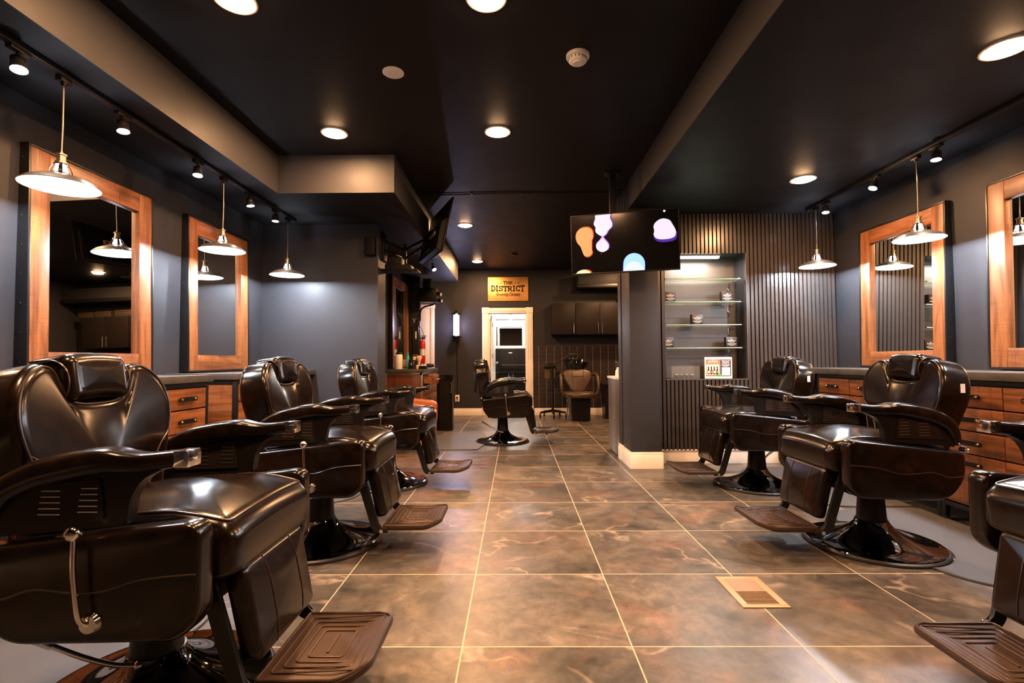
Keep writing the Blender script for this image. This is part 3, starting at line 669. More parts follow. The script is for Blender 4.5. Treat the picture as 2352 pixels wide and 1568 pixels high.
PENDS = [(-2.17, 2.34, 1.862, LZ, 'largest pendant lamp with metal shade, in front of the nearest left mirror', 'pendants on the left track'),
         (-2.17, 3.66, 1.848, LZ, 'pendant lamp with metal shade in front of the second left mirror', 'pendants on the left track'),
         (-2.17, 4.71, 1.846, LZ, 'small pendant lamp lighting the bare grey wall at the end of the left track', 'pendants on the left track'),
         (2.845, 3.50, 1.862, RZ, 'pendant lamp with metal shade in front of the right mirror that shows slats', 'pendants on the right track'),
         (2.845, 4.68, 1.895, RZ, 'pendant lamp lighting the slatted wall on the right', 'pendants on the right track'),
         (2.845, 2.30, 1.862, RZ, 'pendant lamp hanging just outside the right edge of the picture', 'pendants on the right track')]
cps = [pd] + [copy_tree(pd) for _ in PENDS[1:]]
for o, a in zip(cps, PENDS): place_pend(o, *a)

# ------------------------------------------------------------------ framed mirrors
def mirror(xw, yc, w, z0, z1, side, label, group=None, tilt=1.2):
    """side +1: hangs on the left wall facing +x; -1: right wall"""
    t = thing('framed_mirror', (xw, yc, z0), 0 if side > 0 else PI, label, 'mirror', group)
    h = z1 - z0; tl = math.radians(tilt)
    R_ = Matrix.Translation((.062, 0, 0)) @ Matrix.Rotation(-tl, 4, 'Y') @ Matrix.Translation((-.0, 0, 0))
    hw = w / 2
    def fin(n_, bm, mt): bmesh.ops.transform(bm, matrix=R_, verts=bm.verts); return finish(n_, bm, mt, t)
    bm = NB(); s = .014
    for y0, y1, a, c in ((-hw, -hw + s, 0, h), (hw - s, hw, 0, h), (-hw + s, hw - s, 0, s), (-hw + s, hw - s, h - s, h)): box(bm, -.055, .010, y0, y1, a, c, bev=.0015)
    box(bm, -.055, -.045, -hw + s, hw - s, s, h - s)
    for k in range(8):
        for yy in (-hw - .001, hw + .001): ball(bm, (-.025, yy, .08 + k * (h - .16) / 7), .004, 8)
    o = fin('steel_surround', bm, 'black_metal')
    iw = hw - s; st, rl = .112, .122
    for y0, y1 in ((-iw, -iw + st), (iw - st, iw)):
        bm = NB(); box(bm, -.045, .006, y0, y1, s, h - s, bev=.003); fin('stile', bm, 'wood_z')
    for a, c in ((s, s + rl), (h - s - rl, h - s)):
        bm = NB(); box(bm, -.045, .004, -iw + st, iw - st, a, c, bev=.003); fin('rail', bm, 'wood_y')
    bm = NB(); box(bm, -.040, -.022, -iw + st, iw - st, s + rl, h - s - rl); fin('mirror_pane', bm, 'mirror_glass')
    return t
mirror(-2.583, 3.00, .90, .945, 2.18, 1, 'wood framed mirror nearest on the left wall, behind the large pendant', 'left wall mirrors')
mirror(-2.583, 4.26, .88, .945, 2.18, 1, 'smaller looking wood framed mirror on the left wall near the corner', 'left wall mirrors')
mirror(-2.583, 1.72, .90, .945, 2.18, 1, 'wood framed mirror on the left wall outside the left edge of the picture', 'left wall mirrors')
mirror(3.218, 4.12, .92, .95, 2.19, -1, 'wood framed mirror on the right wall that reflects the slatted wall', 'right wall mirrors')
mirror(3.218, 2.885, .92, .95, 2.19, -1, 'wood framed mirror cut by the right edge of the picture', 'right wall mirrors')
mirror(-1.818, 7.66, 1.10, .925, 2.28, 1, 'narrow looking wood framed mirror above the cluttered barber cabinet', None, tilt=.6)

# ------------------------------------------------------------------ station cabinets
def cabinet(x, y0, y1, side, label, group, top_z=.893, depth=.50, open_first=False, handle=True, cols=3, wd='drawer_wood'):
    """front plane at x facing side (+1 faces +x)"""
    t = thing('drawer_cabinet', (x, (y0 + y1) / 2, 0), 0 if side > 0 else PI, label, 'cabinet', group)
    hw = (y1 - y0) / 2; dp = depth
    bm = NB(); s = .03
    for yy in (-hw, hw - s):
        box(bm, -s, 0, yy, yy + s, .02, top_z, bev=.002); box(bm, -dp, -dp + s, yy, yy + s, .02, top_z, bev=.002)
        box(bm, -dp + s, -s, yy, yy + s, top_z - .035, top_z, bev=.002); box(bm, -dp + s, -s, yy, yy + s, .10, .135, bev=.002)
    box(bm, -s, 0, -hw + s, hw - s, top_z - .03, top_z - .001, bev=.002); box(bm, -s, 0, -hw + s, hw - s, .10, .13, bev=.002)
    finish('steel_frame', bm, 'black_metal', t)
    for yy in (-hw + .006, hw - s + .006):
        bm = NB(); box(bm, -dp + s, -s, yy, yy + .018, .135, top_z - .035); finish('side_panel', bm, 'panel_wood_x', t)
    bm = NB(); box(bm, -dp + .01, -.035, -hw + .03, hw - .03, .13, top_z - .03); box(bm, -dp, -dp + .01, -hw + s, hw - s, .13, top_z - .03); finish('carcass', bm, 'cabinet_black', t)
    cw = (2 * hw - 2 * s) / cols; rows = [(top_z - .162, top_z - .036), (top_z - .302, top_z - .170), (top_z - .440, top_z - .310), (.14, top_z - .448)]
    for c in range(cols):
        ya = -hw + s + c * cw
        for r_, (za, zb) in enumerate(rows):
            out = .14 if (open_first and c == cols - 1 - (0 if side > 0 else 0) and r_ == 0 and False) else 0
            bm = NB(); box(bm, -.032, .002, ya + .004, ya + cw - .004, za, zb, bev=.002); dr = finish('drawer', bm, wd, t)
            yc = ya + cw / 2; zc = (za + zb) / 2 + (.0 if r_ < 3 else .1)
            bm = NB(); prism(bm, rpoly([(yc - .08, zc - .014), (yc + .08, zc - .014), (yc + .08, zc + .014), (yc - .08, zc + .014)], .011, 3), .016, .024, YZ)
            for q in (-.062, .062): cyl(bm, (.002, yc + q, zc), (.017, yc + q, zc), .006, n=10)
            hd = finish('handle', bm, 'black_metal', dr)
            bm = NB()
            for q in (-.062, .062): cyl(bm, (.024, yc + q, zc), (.031, yc + q, zc), .0085, .006, n=14)
            finish('knob', bm, 'brass', hd) if False else finish('knob', bm, 'brass', dr)
    return t
cabinet(2.72, 3.252, 4.53, -1, 'dark wood drawer cabinet under the right worktop beside the slatted wall', 'right wall cabinets')
cabinet(2.72, 1.972, 3.248, -1, 'dark wood drawer cabinet under the right worktop behind the middle right chair', 'right wall cabinets')
cabinet(2.72, .69, 1.968, -1, 'dark wood drawer cabinet under the right worktop, outside the picture on the right', 'right wall cabinets')
bm = NB(); box(bm, 2.700, 3.218, .66, 4.972, .894, .942, bev=.003); tag(finish('worktop', bm, 'worktop'), 'long dark grey worktop running along the right wall', 'worktop')
cabinet(-2.05, 2.06, 3.33, 1, 'wooden drawer cabinet on the left behind the nearest chair', 'left wall cabinets')
cabinet(-2.05, 3.66, 4.94, 1, 'wooden drawer cabinet on the left showing its plank end panel beside the second chair', 'left wall cabinets')
cabinet(-2.05, .74, 2.03, 1, 'wooden drawer cabinet on the left, outside the picture', 'left wall cabinets')
bm = NB(); box(bm, -2.583, -2.03, .70, 3.35, .894, .938, bev=.003); tag(finish('worktop', bm, 'worktop'), 'dark worktop under the nearest left mirror', 'worktop', 'left worktops')
bm = NB(); box(bm, -2.583, -2.03, 3.64, 5.055, .894, .938, bev=.003); tag(finish('worktop', bm, 'worktop'), 'dark worktop under the second left mirror, reaching the corner', 'worktop', 'left worktops')

# third station: cabinet with an open drawer
t = thing('barber_cabinet', (-1.285, 7.53, 0), 0, 'brown cabinet crowded with bottles on top and one drawer pulled open', 'cabinet')
bm = NB(); box(bm, -.53, -.0, -.635, .64, .12, .865, bev=.002); finish('body', bm, 'shop_cabinet_wood', t)
bm = NB()
for xx_ in (-.53, -.035):
    for yy in (-.642, .61): box(bm, xx_, xx_ + .038, yy, yy + .036, 0, .868, bev=.002)
box(bm, -.49, -.0, -.642, -.60, .83, .868, bev=.002); box(bm, -.03, .003, -.61, .61, .83, .868, bev=.002); finish('steel_frame', bm, 'gunmetal', t)
bm = NB(); box(bm, -.533, .02, -.66, .66, .868, .915, bev=.003); finish('worktop_slab', bm, 'worktop', t)
dr = thing('drawer', (0, 0, 0)); dr.parent = t
bm = NB(); box(bm, .14, .16, -.58, -.18, .70, .83, bev=.002); box(bm, -.1, .14, -.575, -.562, .715, .81); box(bm, -.1, .14, -.198, -.185, .715, .81); box(bm, -.1, .14, -.565, -.19, .715, .722)
box(bm, .003, .006, -.585, -.175, .695, .835, mi=1); me_d = finish('drawer_box', bm, ['drawer_wood', 'black_plastic'], dr)
bm = NB()
for q in (-.48, -.28): cyl(bm, (.16, q, .765), (.178, q, .765), .006, n=10); ball(bm, (.184, q, .765), .011, 10)
finish('knob', bm, 'gunmetal', dr)
for c in range(3):
    for r_, (za, zb) in enumerate(((.70, .83), (.55, .69), (.40, .54), (.14, .39))):
        if c == 0 and r_ == 0: continue
        ya = -.585 + c * .40
        bm = NB(); box(bm, .0, .012, ya, ya + .385, za, zb, bev=.002); d2_ = finish('drawer', bm, 'drawer_wood', t)
        bm = NB(); ball(bm, (.022, ya + .19, (za + zb) / 2), .011, 10); finish('knob', bm, 'gunmetal', d2_)

# ------------------------------------------------------------------ things on the third station
CT = .915
def topthing(name, loc, label, cat, bm, mats, **k):
    o = finish(name, bm, mats, loc=loc, **k); return tag(o, label, cat)
t = thing('glass_jar', (-1.62, 6.93, CT), 0, 'tall clear jar of white cotton with a dark lid, nearest on the cabinet top', 'jar')
bm = NB(); lathe(bm, [(0, 0), (.050, 0), (.052, .006), (.052, .19), (.046, .205), (0, .205)], n=24); finish('jar_body', bm, 'white_bottle', t)
bm = NB(); lathe(bm, [(0, .205), (.044, .205), (.046, .222), (.040, .230), (0, .232)], n=24); finish('lid', bm, 'black_plastic', t)
t = thing('stem_glass', (-1.56, 6.93 - .02, CT), 0, 'small clear stemmed glass in front of the cotton jar', 'glass'); t.location = (-1.545, 6.905, CT)
bm = NB(); lathe(bm, [(0, 0), (.028, 0), (.028, .003), (.005, .008), (.004, .06), (.018, .075), (.030, .10), (.031, .13), (.029, .13), (.027, .10), (.015, .078), (0, .074)], n=20); finish('bowl', bm, 'acrylic', t)
t = thing('comb_tube', (-1.52, 7.05, CT), 0, 'teal plastic bottle between the cotton jar and the black jars', 'bottle')
bm = NB(); lathe(bm, [(0, 0), (.020, 0), (.021, .01), (.021, .17), (.012, .19), (.010, .20)], n=18); finish('bottle_body', bm, 'teal_plastic', t)
bm = NB(); lathe(bm, [(0, .20), (.012, .20), (.012, .235), (0, .24)], n=14); finish('cap', bm, 'teal_plastic', t)
def jar(loc, label, cat, rb, hb, mb, ml, lh=.03, nm='jar'):
    t = thing(nm, loc, 0, label, cat)
    bm = NB(); lathe(bm, [(0, 0), (rb * .96, 0), (rb, .006), (rb, hb - .006), (rb * .9, hb), (0, hb)], n=22); finish('jar_body', bm, mb, t)
    bm = NB(); lathe(bm, [(0, hb), (rb * .88, hb), (rb * .88, hb + lh), (0, hb + lh)], n=22); finish('lid', bm, ml, t); return t
jar((-1.455, 6.96, CT), 'square shouldered glossy black jar in the middle of the cabinet top', 'jar', .042, .10, 'gloss_black', 'black_metal')
jar((-1.44, 7.10, CT), 'dropper bottle with a tan cap standing behind the black jar', 'bottle', .026, .13, 'black_plastic', 'cream_jar', .045, 'dropper_bottle')
jar((-1.365, 6.99, CT), 'small cream coloured jar beside the black tray', 'jar', .030, .048, 'cream_jar', 'cream_jar', .012)
t = thing('shaving_brush', (-1.38, 7.15, CT), 0, 'shaving brush with a flared cream bristle head', 'brush')
bm = NB(); lathe(bm, [(0, 0), (.022, 0), (.024, .01), (.014, .035), (.013, .06), (.020, .078), (.019, .085), (0, .085)], n=18); finish('handle', bm, 'cream_jar', t)
bm = NB(); lathe(bm, [(0, .085), (.018, .085), (.026, .12), (.044, .165), (.040, .180), (.02, .187), (0, .188)], n=18); finish('bristles', bm, 'bristle', t)
t = thing('tissue_tray', (-1.27, 6.98, CT), 0, 'low black tray with white tissue standing out of it', 'tray'); t.location = (-1.315, 7.12, CT)
t.location = (-1.34, 6.915, CT); t.location = (-1.335, 6.93, CT)
bm = NB()
box(bm, .0, .11, -.05, .05, 0, .045, bev=.003); finish('tray_body', bm, 'gloss_black', t)
bm = NB(); prism(bm, [(.01, .045), (.10, .045), (.095, .075), (.06, .058)], -.02, .0, XZ); finish('tissue', bm, 'paper', t)
t = thing('hair_clipper', (-1.33, 7.70, CT), 0, 'dark hair clipper lying at the far end of the cabinet top', 'clipper')
bm = NB(); loft(bm, [[(x_, r_ * math.cos(a), .042 + r_ * .9 * math.sin(a)) for a in [2 * PI * k / 14 for k in range(14)]] for x_, r_ in ((-.08, .018), (-.06, .032), (0, .036), (.05, .030), (.075, .024))]); finish('clipper_body', bm, 'grey_plastic', t)
bm = NB(); box(bm, .074, .092, -.022, .022, .030, .052, bev=.002); finish('blade', bm, 'steel', t)
t = thing('scissors', (-1.47, 7.30, CT), 0, 'pair of golden scissors standing in a dark holder', 'scissors')
bm = NB(); lathe(bm, [(0, 0), (.03, 0), (.03, .10), (.026, .10), (.026, .01), (0, .01)], n=18); finish('holder', bm, 'black_plastic', t)
bm = NB()
for s_ in (-1, 1):
    tube(bm, [(s_ * .004, 0, .03), (s_ * .010, 0, .17)], .003, 6); tube(bm, [(s_ * .018 + .014 * math.cos(a), 0, .19 + .018 * math.sin(a)) for a in [2 * PI * k / 12 for k in range(12)]], .003, 6, closed=True)
finish('blades', bm, 'brass', t)
t = thing('gooseneck_lamp', (-1.70, 7.30, CT), 0, 'thin curved metal stand with a small clip, in front of the back mirror', 'stand')
t.location = (-1.40, 7.55, CT)
bm = NB(); lathe(bm, [(0, 0), (.045, 0), (.045, .012), (.01, .02), (0, .02)], n=18); finish('foot', bm, 'black_metal', t)
bm = NB(); tube(bm, catmull([(0, 0, .02), (.03, 0, .25), (.015, 0, .5), (-.06, 0, .66), (-.12, 0, .70)]), .004, 6); finish('neck', bm, 'black_metal', t)
bm = NB(); tube(bm, [(-.12, 0, .70), (-.15, .0, .76)], .007, 8); tube(bm, [(-.15, 0, .70), (-.10, 0, .77)], .006, 8); tube(bm, [(-.10, 0, .70), (-.06, 0, .66)], .007, 8); finish('clip', bm, 'chrome', t)

# fire extinguisher and electrical post beyond the cabinet
bm = NB(); box(bm, -1.81, -1.59, 8.30, 8.40, 0, LZ, bev=.003); struct('wall_left_pier', bm, 'wall_paint')
t = thing('electrical_panel', (-1.66, 8.297, 1.35), 0, 'narrow dark electrical panel with a white label on the pier', 'electrical panel')
bm = NB(); box(bm, -.055, .055, -.03, 0, -.26, .26, bev=.003); finish('panel_door', bm, 'black_metal', t)
bm = NB(); box(bm, .0, .022, -.034, -.03, .05, .17); finish('label', bm, 'paper', t)
t = thing('fire_extinguisher', (-1.555, 8.37, .98), 0, 'red fire extinguisher hanging on the pier at the back left', 'fire extinguisher')
bm = NB(); lathe(bm, [(0, 0), (.038, .0), (.045, .02), (.045, .34), (.035, .385), (.014, .405), (.014, .42), (0, .42)], n=20); finish('cylinder_body', bm, 'red_paint', t)
bm = NB(); box(bm, -.02, .045, -.012, .012, .42, .45, bev=.003); box(bm, -.02, .06, -.008, .008, .46, .475, bev=.003); tube(bm, catmull([(-.02, 0, .44), (-.045, 0, .40), (-.05, 0, .25), (-.048, 0, .1)]), .007, 8); finish('valve', bm, 'black_metal', t)
bm = NB(); lathe(bm, [(.0455, .14), (.046, .14), (.046, .25), (.0455, .25)], n=20); finish('label_band', bm, 'paper', t)
t = thing('pro_projector', (-1.46, 8.12, 1.98), 0); t.name = 'wall_speaker'; tag(t, 'black box unit with two small lamp heads under the rear soffit', 'wall unit')
bm = NB(); box(bm, -.10, .20, -.15, .1, 0, .22, bev=.006); box(bm, -.03, .10, -.10, .05, .22, .38, bev=.006); finish('housing', bm, 'black_plastic', t)
bm = NB(); tube(bm, catmull([(.16, -.02, -.01), (.10, -.02, -.04), (-.02, -.02, -.07), (-.08, -.02, -.14), (-.09, -.02, -.3)]), .014, 10); finish('bracket', bm, 'black_metal', t)
for k_, zz_ in enumerate((.14, .05)):
    bm = NB(); cyl(bm, (.19, -.12 + .1 * k_, zz_), (.27, -.16 + .1 * k_, zz_ - .03), .028, .034, 16); finish('lamp_head', bm, 'black_metal', t)
    bm = NB(); cyl(bm, (.2705, -.1605 + .1 * k_, zz_ - .0305), (.276, -.163 + .1 * k_, zz_ - .032), .026, .020, 14); finish('lens', bm, 'white_plastic', t)
t = spot_at(-1.16, 7.0, LZ + .0, (.35, -.35, -.6), 'chrome spotlight under the soffit below the screen seen from behind', 'spotlight under the rear soffit', 5)

# black hot-tool bin
t = thing('waste_bin', (-1.055, 7.52, 0), 0, 'tall black bin with chamfered corners beside the open drawer', 'bin')
o_ = rpoly([(-.12, -.13), (.12, -.13), (.12, .13), (-.12, .13)], .045, 1)
bm = NB(); prism(bm, [(p_[0] * .96, p_[1] * .96) for p_ in o_], .05, .74, XY, bev=.003); prism(bm, o_, 0, .09, XY, bev=.003); finish('bin_body', bm, 'black_plastic', t)
bm = NB(); prism(bm, [(p_[0] * 1.03, p_[1] * 1.03) for p_ in o_], .74, .82, XY, bev=.006); finish('lid', bm, 'gloss_black', t)
bm = NB(); tube(bm, catmull([(.10, -.14, .72), (.115, -.16, .66), (.10, -.15, .55)]), .006, 6); finish('latch', bm, 'chrome', t)
bm = NB(); tube(bm, catmull([(-1.22, 6.80, .006), (-1.17, 6.74, .006), (-1.1, 6.83, .006), (-1.02, 6.9, .006), (-.92, 6.88, .006), (-.88, 6.93, .006)]), .005, 6); tube(bm, catmull([(-1.20, 6.9, .006), (-1.14, 6.95, .006), (-1.05, 6.80, .006), (-1.04, 7.2, .006)]), .004, 6); tag(finish('trailing_cable', bm, 'black_plastic'), 'black cables trailing on the tiles by the tall bin', 'cable')

# tan armchair
t = thing('tan_armchair', (-1.40, 6.12, 0), 0, 'low tan leather armchair in front of the brown cabinet', 'armchair')
for s_ in (-1, 1):
    bm = NB(); cushion(bm, rpoly([(-.40, .06), (.37, .06), (.39, .48), (.34, .515), (-.40, .60)], [.02, .02, .05, .05, .05]), s_ * .34 - .065, s_ * .34 + .065, .025, .025, .004, .004, XZ, m_=3); finish('arm', bm, 'leather_tan', t)
bm = NB(); cushion(bm, rrect(-.33, .41, -.27, .27, .04), .26, .42, .04, .05, .0, .015, XY, m_=4); finish('seat', bm, 'leather_tan', t)
bm = NB(); cushion(bm, rrect(-.34, .385, -.27, .27, .02), .06, .255, .01, .01, 0, 0, XY, m_=3); finish('seat_base', bm, 'leather_tan', t)
bm = NB(); cushion(bm, rrect(-.275, .275, .30, .70, .05), -.40, -.26, .04, .05, .0, .02, YZ, m_=4); finish('backrest', bm, 'leather_tan', t)
for sx_ in (-.33, .32):
    for sy_ in (-.31, .31):
        bm = NB(); cyl(bm, (sx_, sy_, 0), (sx_, sy_, .065), .018, .024, 12); finish('leg', bm, 'black_plastic', t)

# ------------------------------------------------------------------ barber chair
def barber_chair():
    t = thing('barber_chair', (0, 0, 0)); LE = 'chair_leather'
    # base
    bm = NB(); lathe(bm, [(0, .012), (.318, .012), (.325, .018), (.322, .026), (.305, .030), (.285, .031), (.235, .040), (.185, .055), (.140, .076), (.105, .100), (.084, .125), (.078, .14), (0, .14)], n=72); finish('base_disc', bm, 'black_chrome', t, sharp=50)
    bm = NB(); lathe(bm, [(0, 0), (.328, 0), (.336, .004), (.336, .014), (.328, .021), (.318, .020), (.316, .012), (0, .011)], n=72); finish('rubber_rim', bm, 'base_rubber', t)
    bm = NB(); lathe(bm, [(0, .12), (.074, .12), (.071, .15), (.060, .305), (.058, .33), (0, .33)], n=40); finish('column', bm, 'black_plastic', t)
    # pedal lever
    bm = NB(); tube(bm, catmull([(.0, -.075, .13), (-.05, -.10, .145), (-.12, -.13, .185), (-.20, -.16, .24), (-.25, -.175, .268)], 5), .008, 10); tube(bm, [(-.185, -.155, .228), (-.25, -.175, .270)], [.010, .013], 10); tube(bm, catmull([(0, -.075, .13), (-.015, -.085, .09), (-.035, -.095, .062)], 4), .009, 8); ball(bm, (0, -.075, .13), .014, 10)
    finish('pump_lever', bm, 'chrome', t)
    # undercarriage
    bm = NB(); box(bm, -.18, .24, -.20, .20, .322, .360, bev=.006); box(bm, -.20, .29, -.262, .262, .360, .46, bev=.01); finish('seat_frame', bm, 'black_metal', t)
    # body side panels
    side = rpoly([(-.238, .562), (-.238, .43), (-.15, .327), (.28, .335), (.336, .385), (.336, .628)], [.03, .12, .10, .07, .06, .05], 6)
    for s_ in (-1, 1):
        a, c = sorted((s_ * .264, s_ * .338))
        bm = NB(); cushion(bm, side, a, c, .018, .018, .0 if s_ > 0 else .004, .004 if s_ > 0 else .0, XZ, m_=4)
        sp = finish('side_panel', bm, LE, t)
        wav = catmull([(-.228, 0, .448), (-.15, 0, .442), (-.07, 0, .466), (.02, 0, .460), (.10, 0, .462), (.20, 0, .490), (.328, 0, .502)], 6)
        bm = NB(); tube(bm, [(p_.x, s_ * (.3382 + .003 * max(0, 1 - abs(p_.x - .03) / .28)), p_.z) for p_ in wav], .0030, 6); finish('wave_piping', bm, 'piping', sp)
        # arm support panel
        sup = rpoly([(-.205, .585), (-.135, .725), (.225, .770), (.242, .758), (.180, .732), (.148, .685), (.140, .615)], [.01, .02, .01, .01, .05, .04, .01], 5)
        bm = NB(); a, c = sorted((s_ * .283, s_ * .317)); prism(bm, sup, a, c, XZ, bev=.004); ar = finish('arm_support', bm, 'black_plastic', t)
        pan = rpoly([(-.150, .622), (-.105, .712), (.075, .732), (.088, .630)], .008, 2)
        for a, c in (sorted((s_ * .3175, s_ * .3225)), sorted((s_ * .2775, s_ * .2825))):
            bm = NB(); prism(bm, pan, a, c, XZ, bev=.0015); finish('arm_panel', bm, 'cabinet_black', ar)
        for x0, x1 in ((-.078, -.022), (.022, .072)):
            for a, c in ((s_ * .3222, s_ * .3242), (s_ * .2758, s_ * .2778)):
                bm = NB()
                for k in range(5):
                    z = .642 + k * .0145 + (x0 + .08) * .06; box(bm, x0 + .002 * k, x1, min(a, c), max(a, c), z, z + .0028)
                finish('vent_slots', bm, 'steel', ar)
        # arm pad
        path = catmull([(-.218, 0, .605), (-.195, 0, .662), (-.158, 0, .706), (-.085, 0, .742), (.010, 0, .764), (.085, 0, .774), (.130, 0, .770), (.180, 0, .769), (.262, 0, .778)], 5)
        wd_ = [.045, .074, .092, .100, .102, .096, .078, .064, .058]; ht = [.040, .058, .068, .072, .070, .064, .054, .046, .042]
        secs = []
        for i, p_ in enumerate(path):
            f_ = i / (len(path) - 1) * 8; j = min(int(f_), 7); q = f_ - j
            w_ = wd_[j] * (1 - q) + wd_[j + 1] * q; h_ = ht[j] * (1 - q) + ht[j + 1] * q
            tn = (path[min(i + 1, len(path) - 1)] - path[max(i - 1, 0)]).normalized(); up = Vector((-tn.z, 0, tn.x))
            sec = []
            for k in range(24):
                a = 2 * PI * k / 24; ca, sa = math.cos(a), math.sin(a); e_ = .60
                sec.append(p_ + up * (h_ / 2) * (abs(sa) ** e_) * (1 if sa > 0 else -1) + Vector((0, s_ * .300 + (w_ / 2) * (abs(ca) ** e_) * (1 if ca > 0 else -1), 0)))
            secs.append(sec)
        first = secs[0]; c0 = sum(first, Vector()) / 24
        secs = [[c0 + (v - c0) * .5 - Vector((.008, 0, .012)) for v in first]] + secs
        bm = NB(); loft(bm, secs); ap = finish('arm_pad', bm, LE, t)
        bm = NB(); box(bm, .260, .298, s_ * .300 - .028, s_ * .300 + .028, .758, .800, bev=.004); o = finish('end_cap', bm, 'chrome', ap); o['label'] = 'chrome end cap'
        bm = NB(); cyl(bm, (-.248, s_ * .30, .572), (-.248, s_ * .333, .572), .016, n=16); ball(bm, (-.248, s_ * .336, .572), .010, 10); finish('pivot_bolt', bm, 'chrome', t)
    # recline handle
    bm = NB(); tube(bm, catmull([(.048, -.362, .597), (.052, -.366, .52), (.062, -.366, .44), (.068, -.362, .402), (.076, -.350, .388)], 5), .0065, 10)
    cyl(bm, (.078, -.338, .388), (.078, -.352, .388), .026, .021, 20); hd = finish('recline_lever', bm, 'chrome', t)
    bm = NB(); ball(bm, (.047, -.362, .610), .019, 16); finish('knob', bm, 'chrome', hd)
    # seat
    seat = rpoly([(-.225, -.250), (.25, -.255), (.372, -.250), (.372, .250), (.25, .255), (-.225, .250)], [.03, .02, .16, .16, .02, .03], 9)
    def sf(u, v, w):
        f_ = max(0, min(1, (w - .46) / .13)); k = max(0, (u - .12) / .25)
        return (u + .006 * math.sin(f_ * PI) * (1 if u > .3 else 0), v, w + f_ * (.034 * max(0, min(1, (u + .2) / .40)) - .040 * k * k - .012 * (v / .25) ** 2))
    bm = NB(); cushion(bm, seat, .445, .606, .03, .048, 0, .026, sf, n=7, m_=12, sm=2.2, it=60); st_ = finish('seat', bm, LE, t, sharp=70)
    rp, w_ = rimline(seat, .606, .048, 1.1)
    bm = NB(); tube(bm, [sf(u, v, w_ + .001) for u, v in rp], .0036, 6, closed=True); finish('top_piping', bm, 'piping', st_)
    # backrest
    hp = [(0, 0), (.10, 0), (.165, .006), (.200, .030), (.220, .09), (.242, .16), (.268, .24), (.288, .315), (.290, .375), (.274, .435), (.240, .482), (.195, .510), (.158, .510), (.132, .490), (.114, .445), (.092, .410), (.050, .398), (0, .396)]
    half = catmull([(a, c, 0) for a, c in hp], 3)
    out = [(p_.x, p_.y) for p_ in half] + [(-p_.x, p_.y) for p_ in reversed(half[1:-1])]
    rc = math.radians(9.5)
    def bf(u, v, w):   # u lateral, v up along the back, w forward; slight wrap-around wings
        w2 = w + .030 * (u / .29) ** 2 * (1 if w > .03 else 0)
        return (-.218 + w2 * math.cos(rc) - v * math.sin(rc), u, .502 + v * math.cos(rc) + w2 * math.sin(rc))
    bm = NB(); cushion(bm, out, -.045, .082, .026, .034, .010, .016, bf, n=6, m_=14, sm=2.6, cen=(0, .16), re=(.20, .15), it=110); bk = finish('backrest', bm, LE, t, sharp=75)
    rp, w_ = rimline(out, .082, .034, .85); rp2, _w = rimline(out, .0, .026, .85)
    bm = NB(); tube(bm, [bf(u, v, w_ + .0015) for u, v in rp], .0042, 6, closed=True); finish('front_piping', bm, 'piping', bk)
    bm = NB(); tube(bm, [bf(u, v, -.045 + .008) for u, v in rp2], .0042, 6, closed=True); finish('rear_piping', bm, 'piping', bk)
    from mathutils.bvhtree import BVHTree
    bv = BVHTree.FromPolygons([v.co for v in bk.data.vertices], [tuple(p_.vertices) for p_ in bk.data.polygons])
    for s_ in (-1, 1):
        cv = catmull([(s_ * .120, .03, 0), (s_ * .140, .09, 0), (s_ * .172, .16, 0), (s_ * .215, .22, 0), (s_ * .262, .262, 0)], 5); pp = []
        for p_ in cv:
            o1 = Vector(bf(p_.x, p_.y, .30)); dr_ = Vector((-math.cos(rc), 0, -math.sin(rc))); h_ = bv.ray_cast(o1, dr_)
            if h_[0]: pp.append(h_[0] + h_[1] * .001)
        bm = NB(); tube(bm, pp, .0028, 6); finish('seam_piping', bm, 'piping', bk)
    # headrest: pillow sitting in the notch, folded over the top edge
    hs = rrect(-.114, .114, .386, .535, .030, 6)
    bm = NB(); cushion(bm, hs, -.045, .106, .03, .040, .0, .004, lambda u, v, w: bf(u, v + .012 * (1 - (u / .12) ** 2), w), n=7, m_=6, sm=2.0); hr = finish('headrest', bm, LE, t, sharp=75)
    for s_ in (-1, 1):
        bm = NB(); tube(bm, catmull([bf(s_ * .1145, v, w) for v, w in ((.404, .060), (.420, .084), (.465, .094), (.500, .083), (.524, .050), (.530, -.01))], 4), .003, 6); finish('side_piping', bm, 'piping', hr)
    bm = NB(); cushion(bm, rrect(-.075, .075, .33, .52, .02), -.070, -.030, .01, .01, 0, 0, bf, m_=3); finish('head_strap', bm, 'black_plastic', hr)
    bm = NB(); box(bm, -.361, -.331, -.05, .05, .62, .88, bev=.004); finish('back_bracket', bm, 'black_metal', bk)
    # leg rest
    lr = math.atan2(.058, .28)
    def lf(u, v, w):  # u lateral, v down, w forward
        return (.308 + w * math.cos(lr) + v * math.sin(lr), u, .452 - v * math.cos(lr) + w * math.sin(lr) * .9)
    bm = NB(); cushion(bm, rpoly([(-.195, 0), (.195, 0), (.185, .27), (-.185, .27)], .035), .002, .060, .012, .026, 0, .016, lf, n=5, m_=6, sm=2.4); lp = finish('leg_rest', bm, LE, t)
    bv = BVHTree.FromPolygons([v.co for v in lp.data.vertices], [tuple(p_.vertices) for p_ in lp.data.polygons]); fwd = Vector(lf(0, 0, 1)) - Vector(lf(0, 0, 0))
    for s_ in (-1, 1):
        pp = []
        for v in [.010 + .250 * i / 10 for i in range(11)]:
            h_ = bv.ray_cast(Vector(lf(s_ * .085, v, .3)), -fwd)
            if h_[0]: pp.append(h_[0])
        bm = NB(); tube(bm, pp, .0028, 6); finish('seam_piping', bm, 'piping', lp)
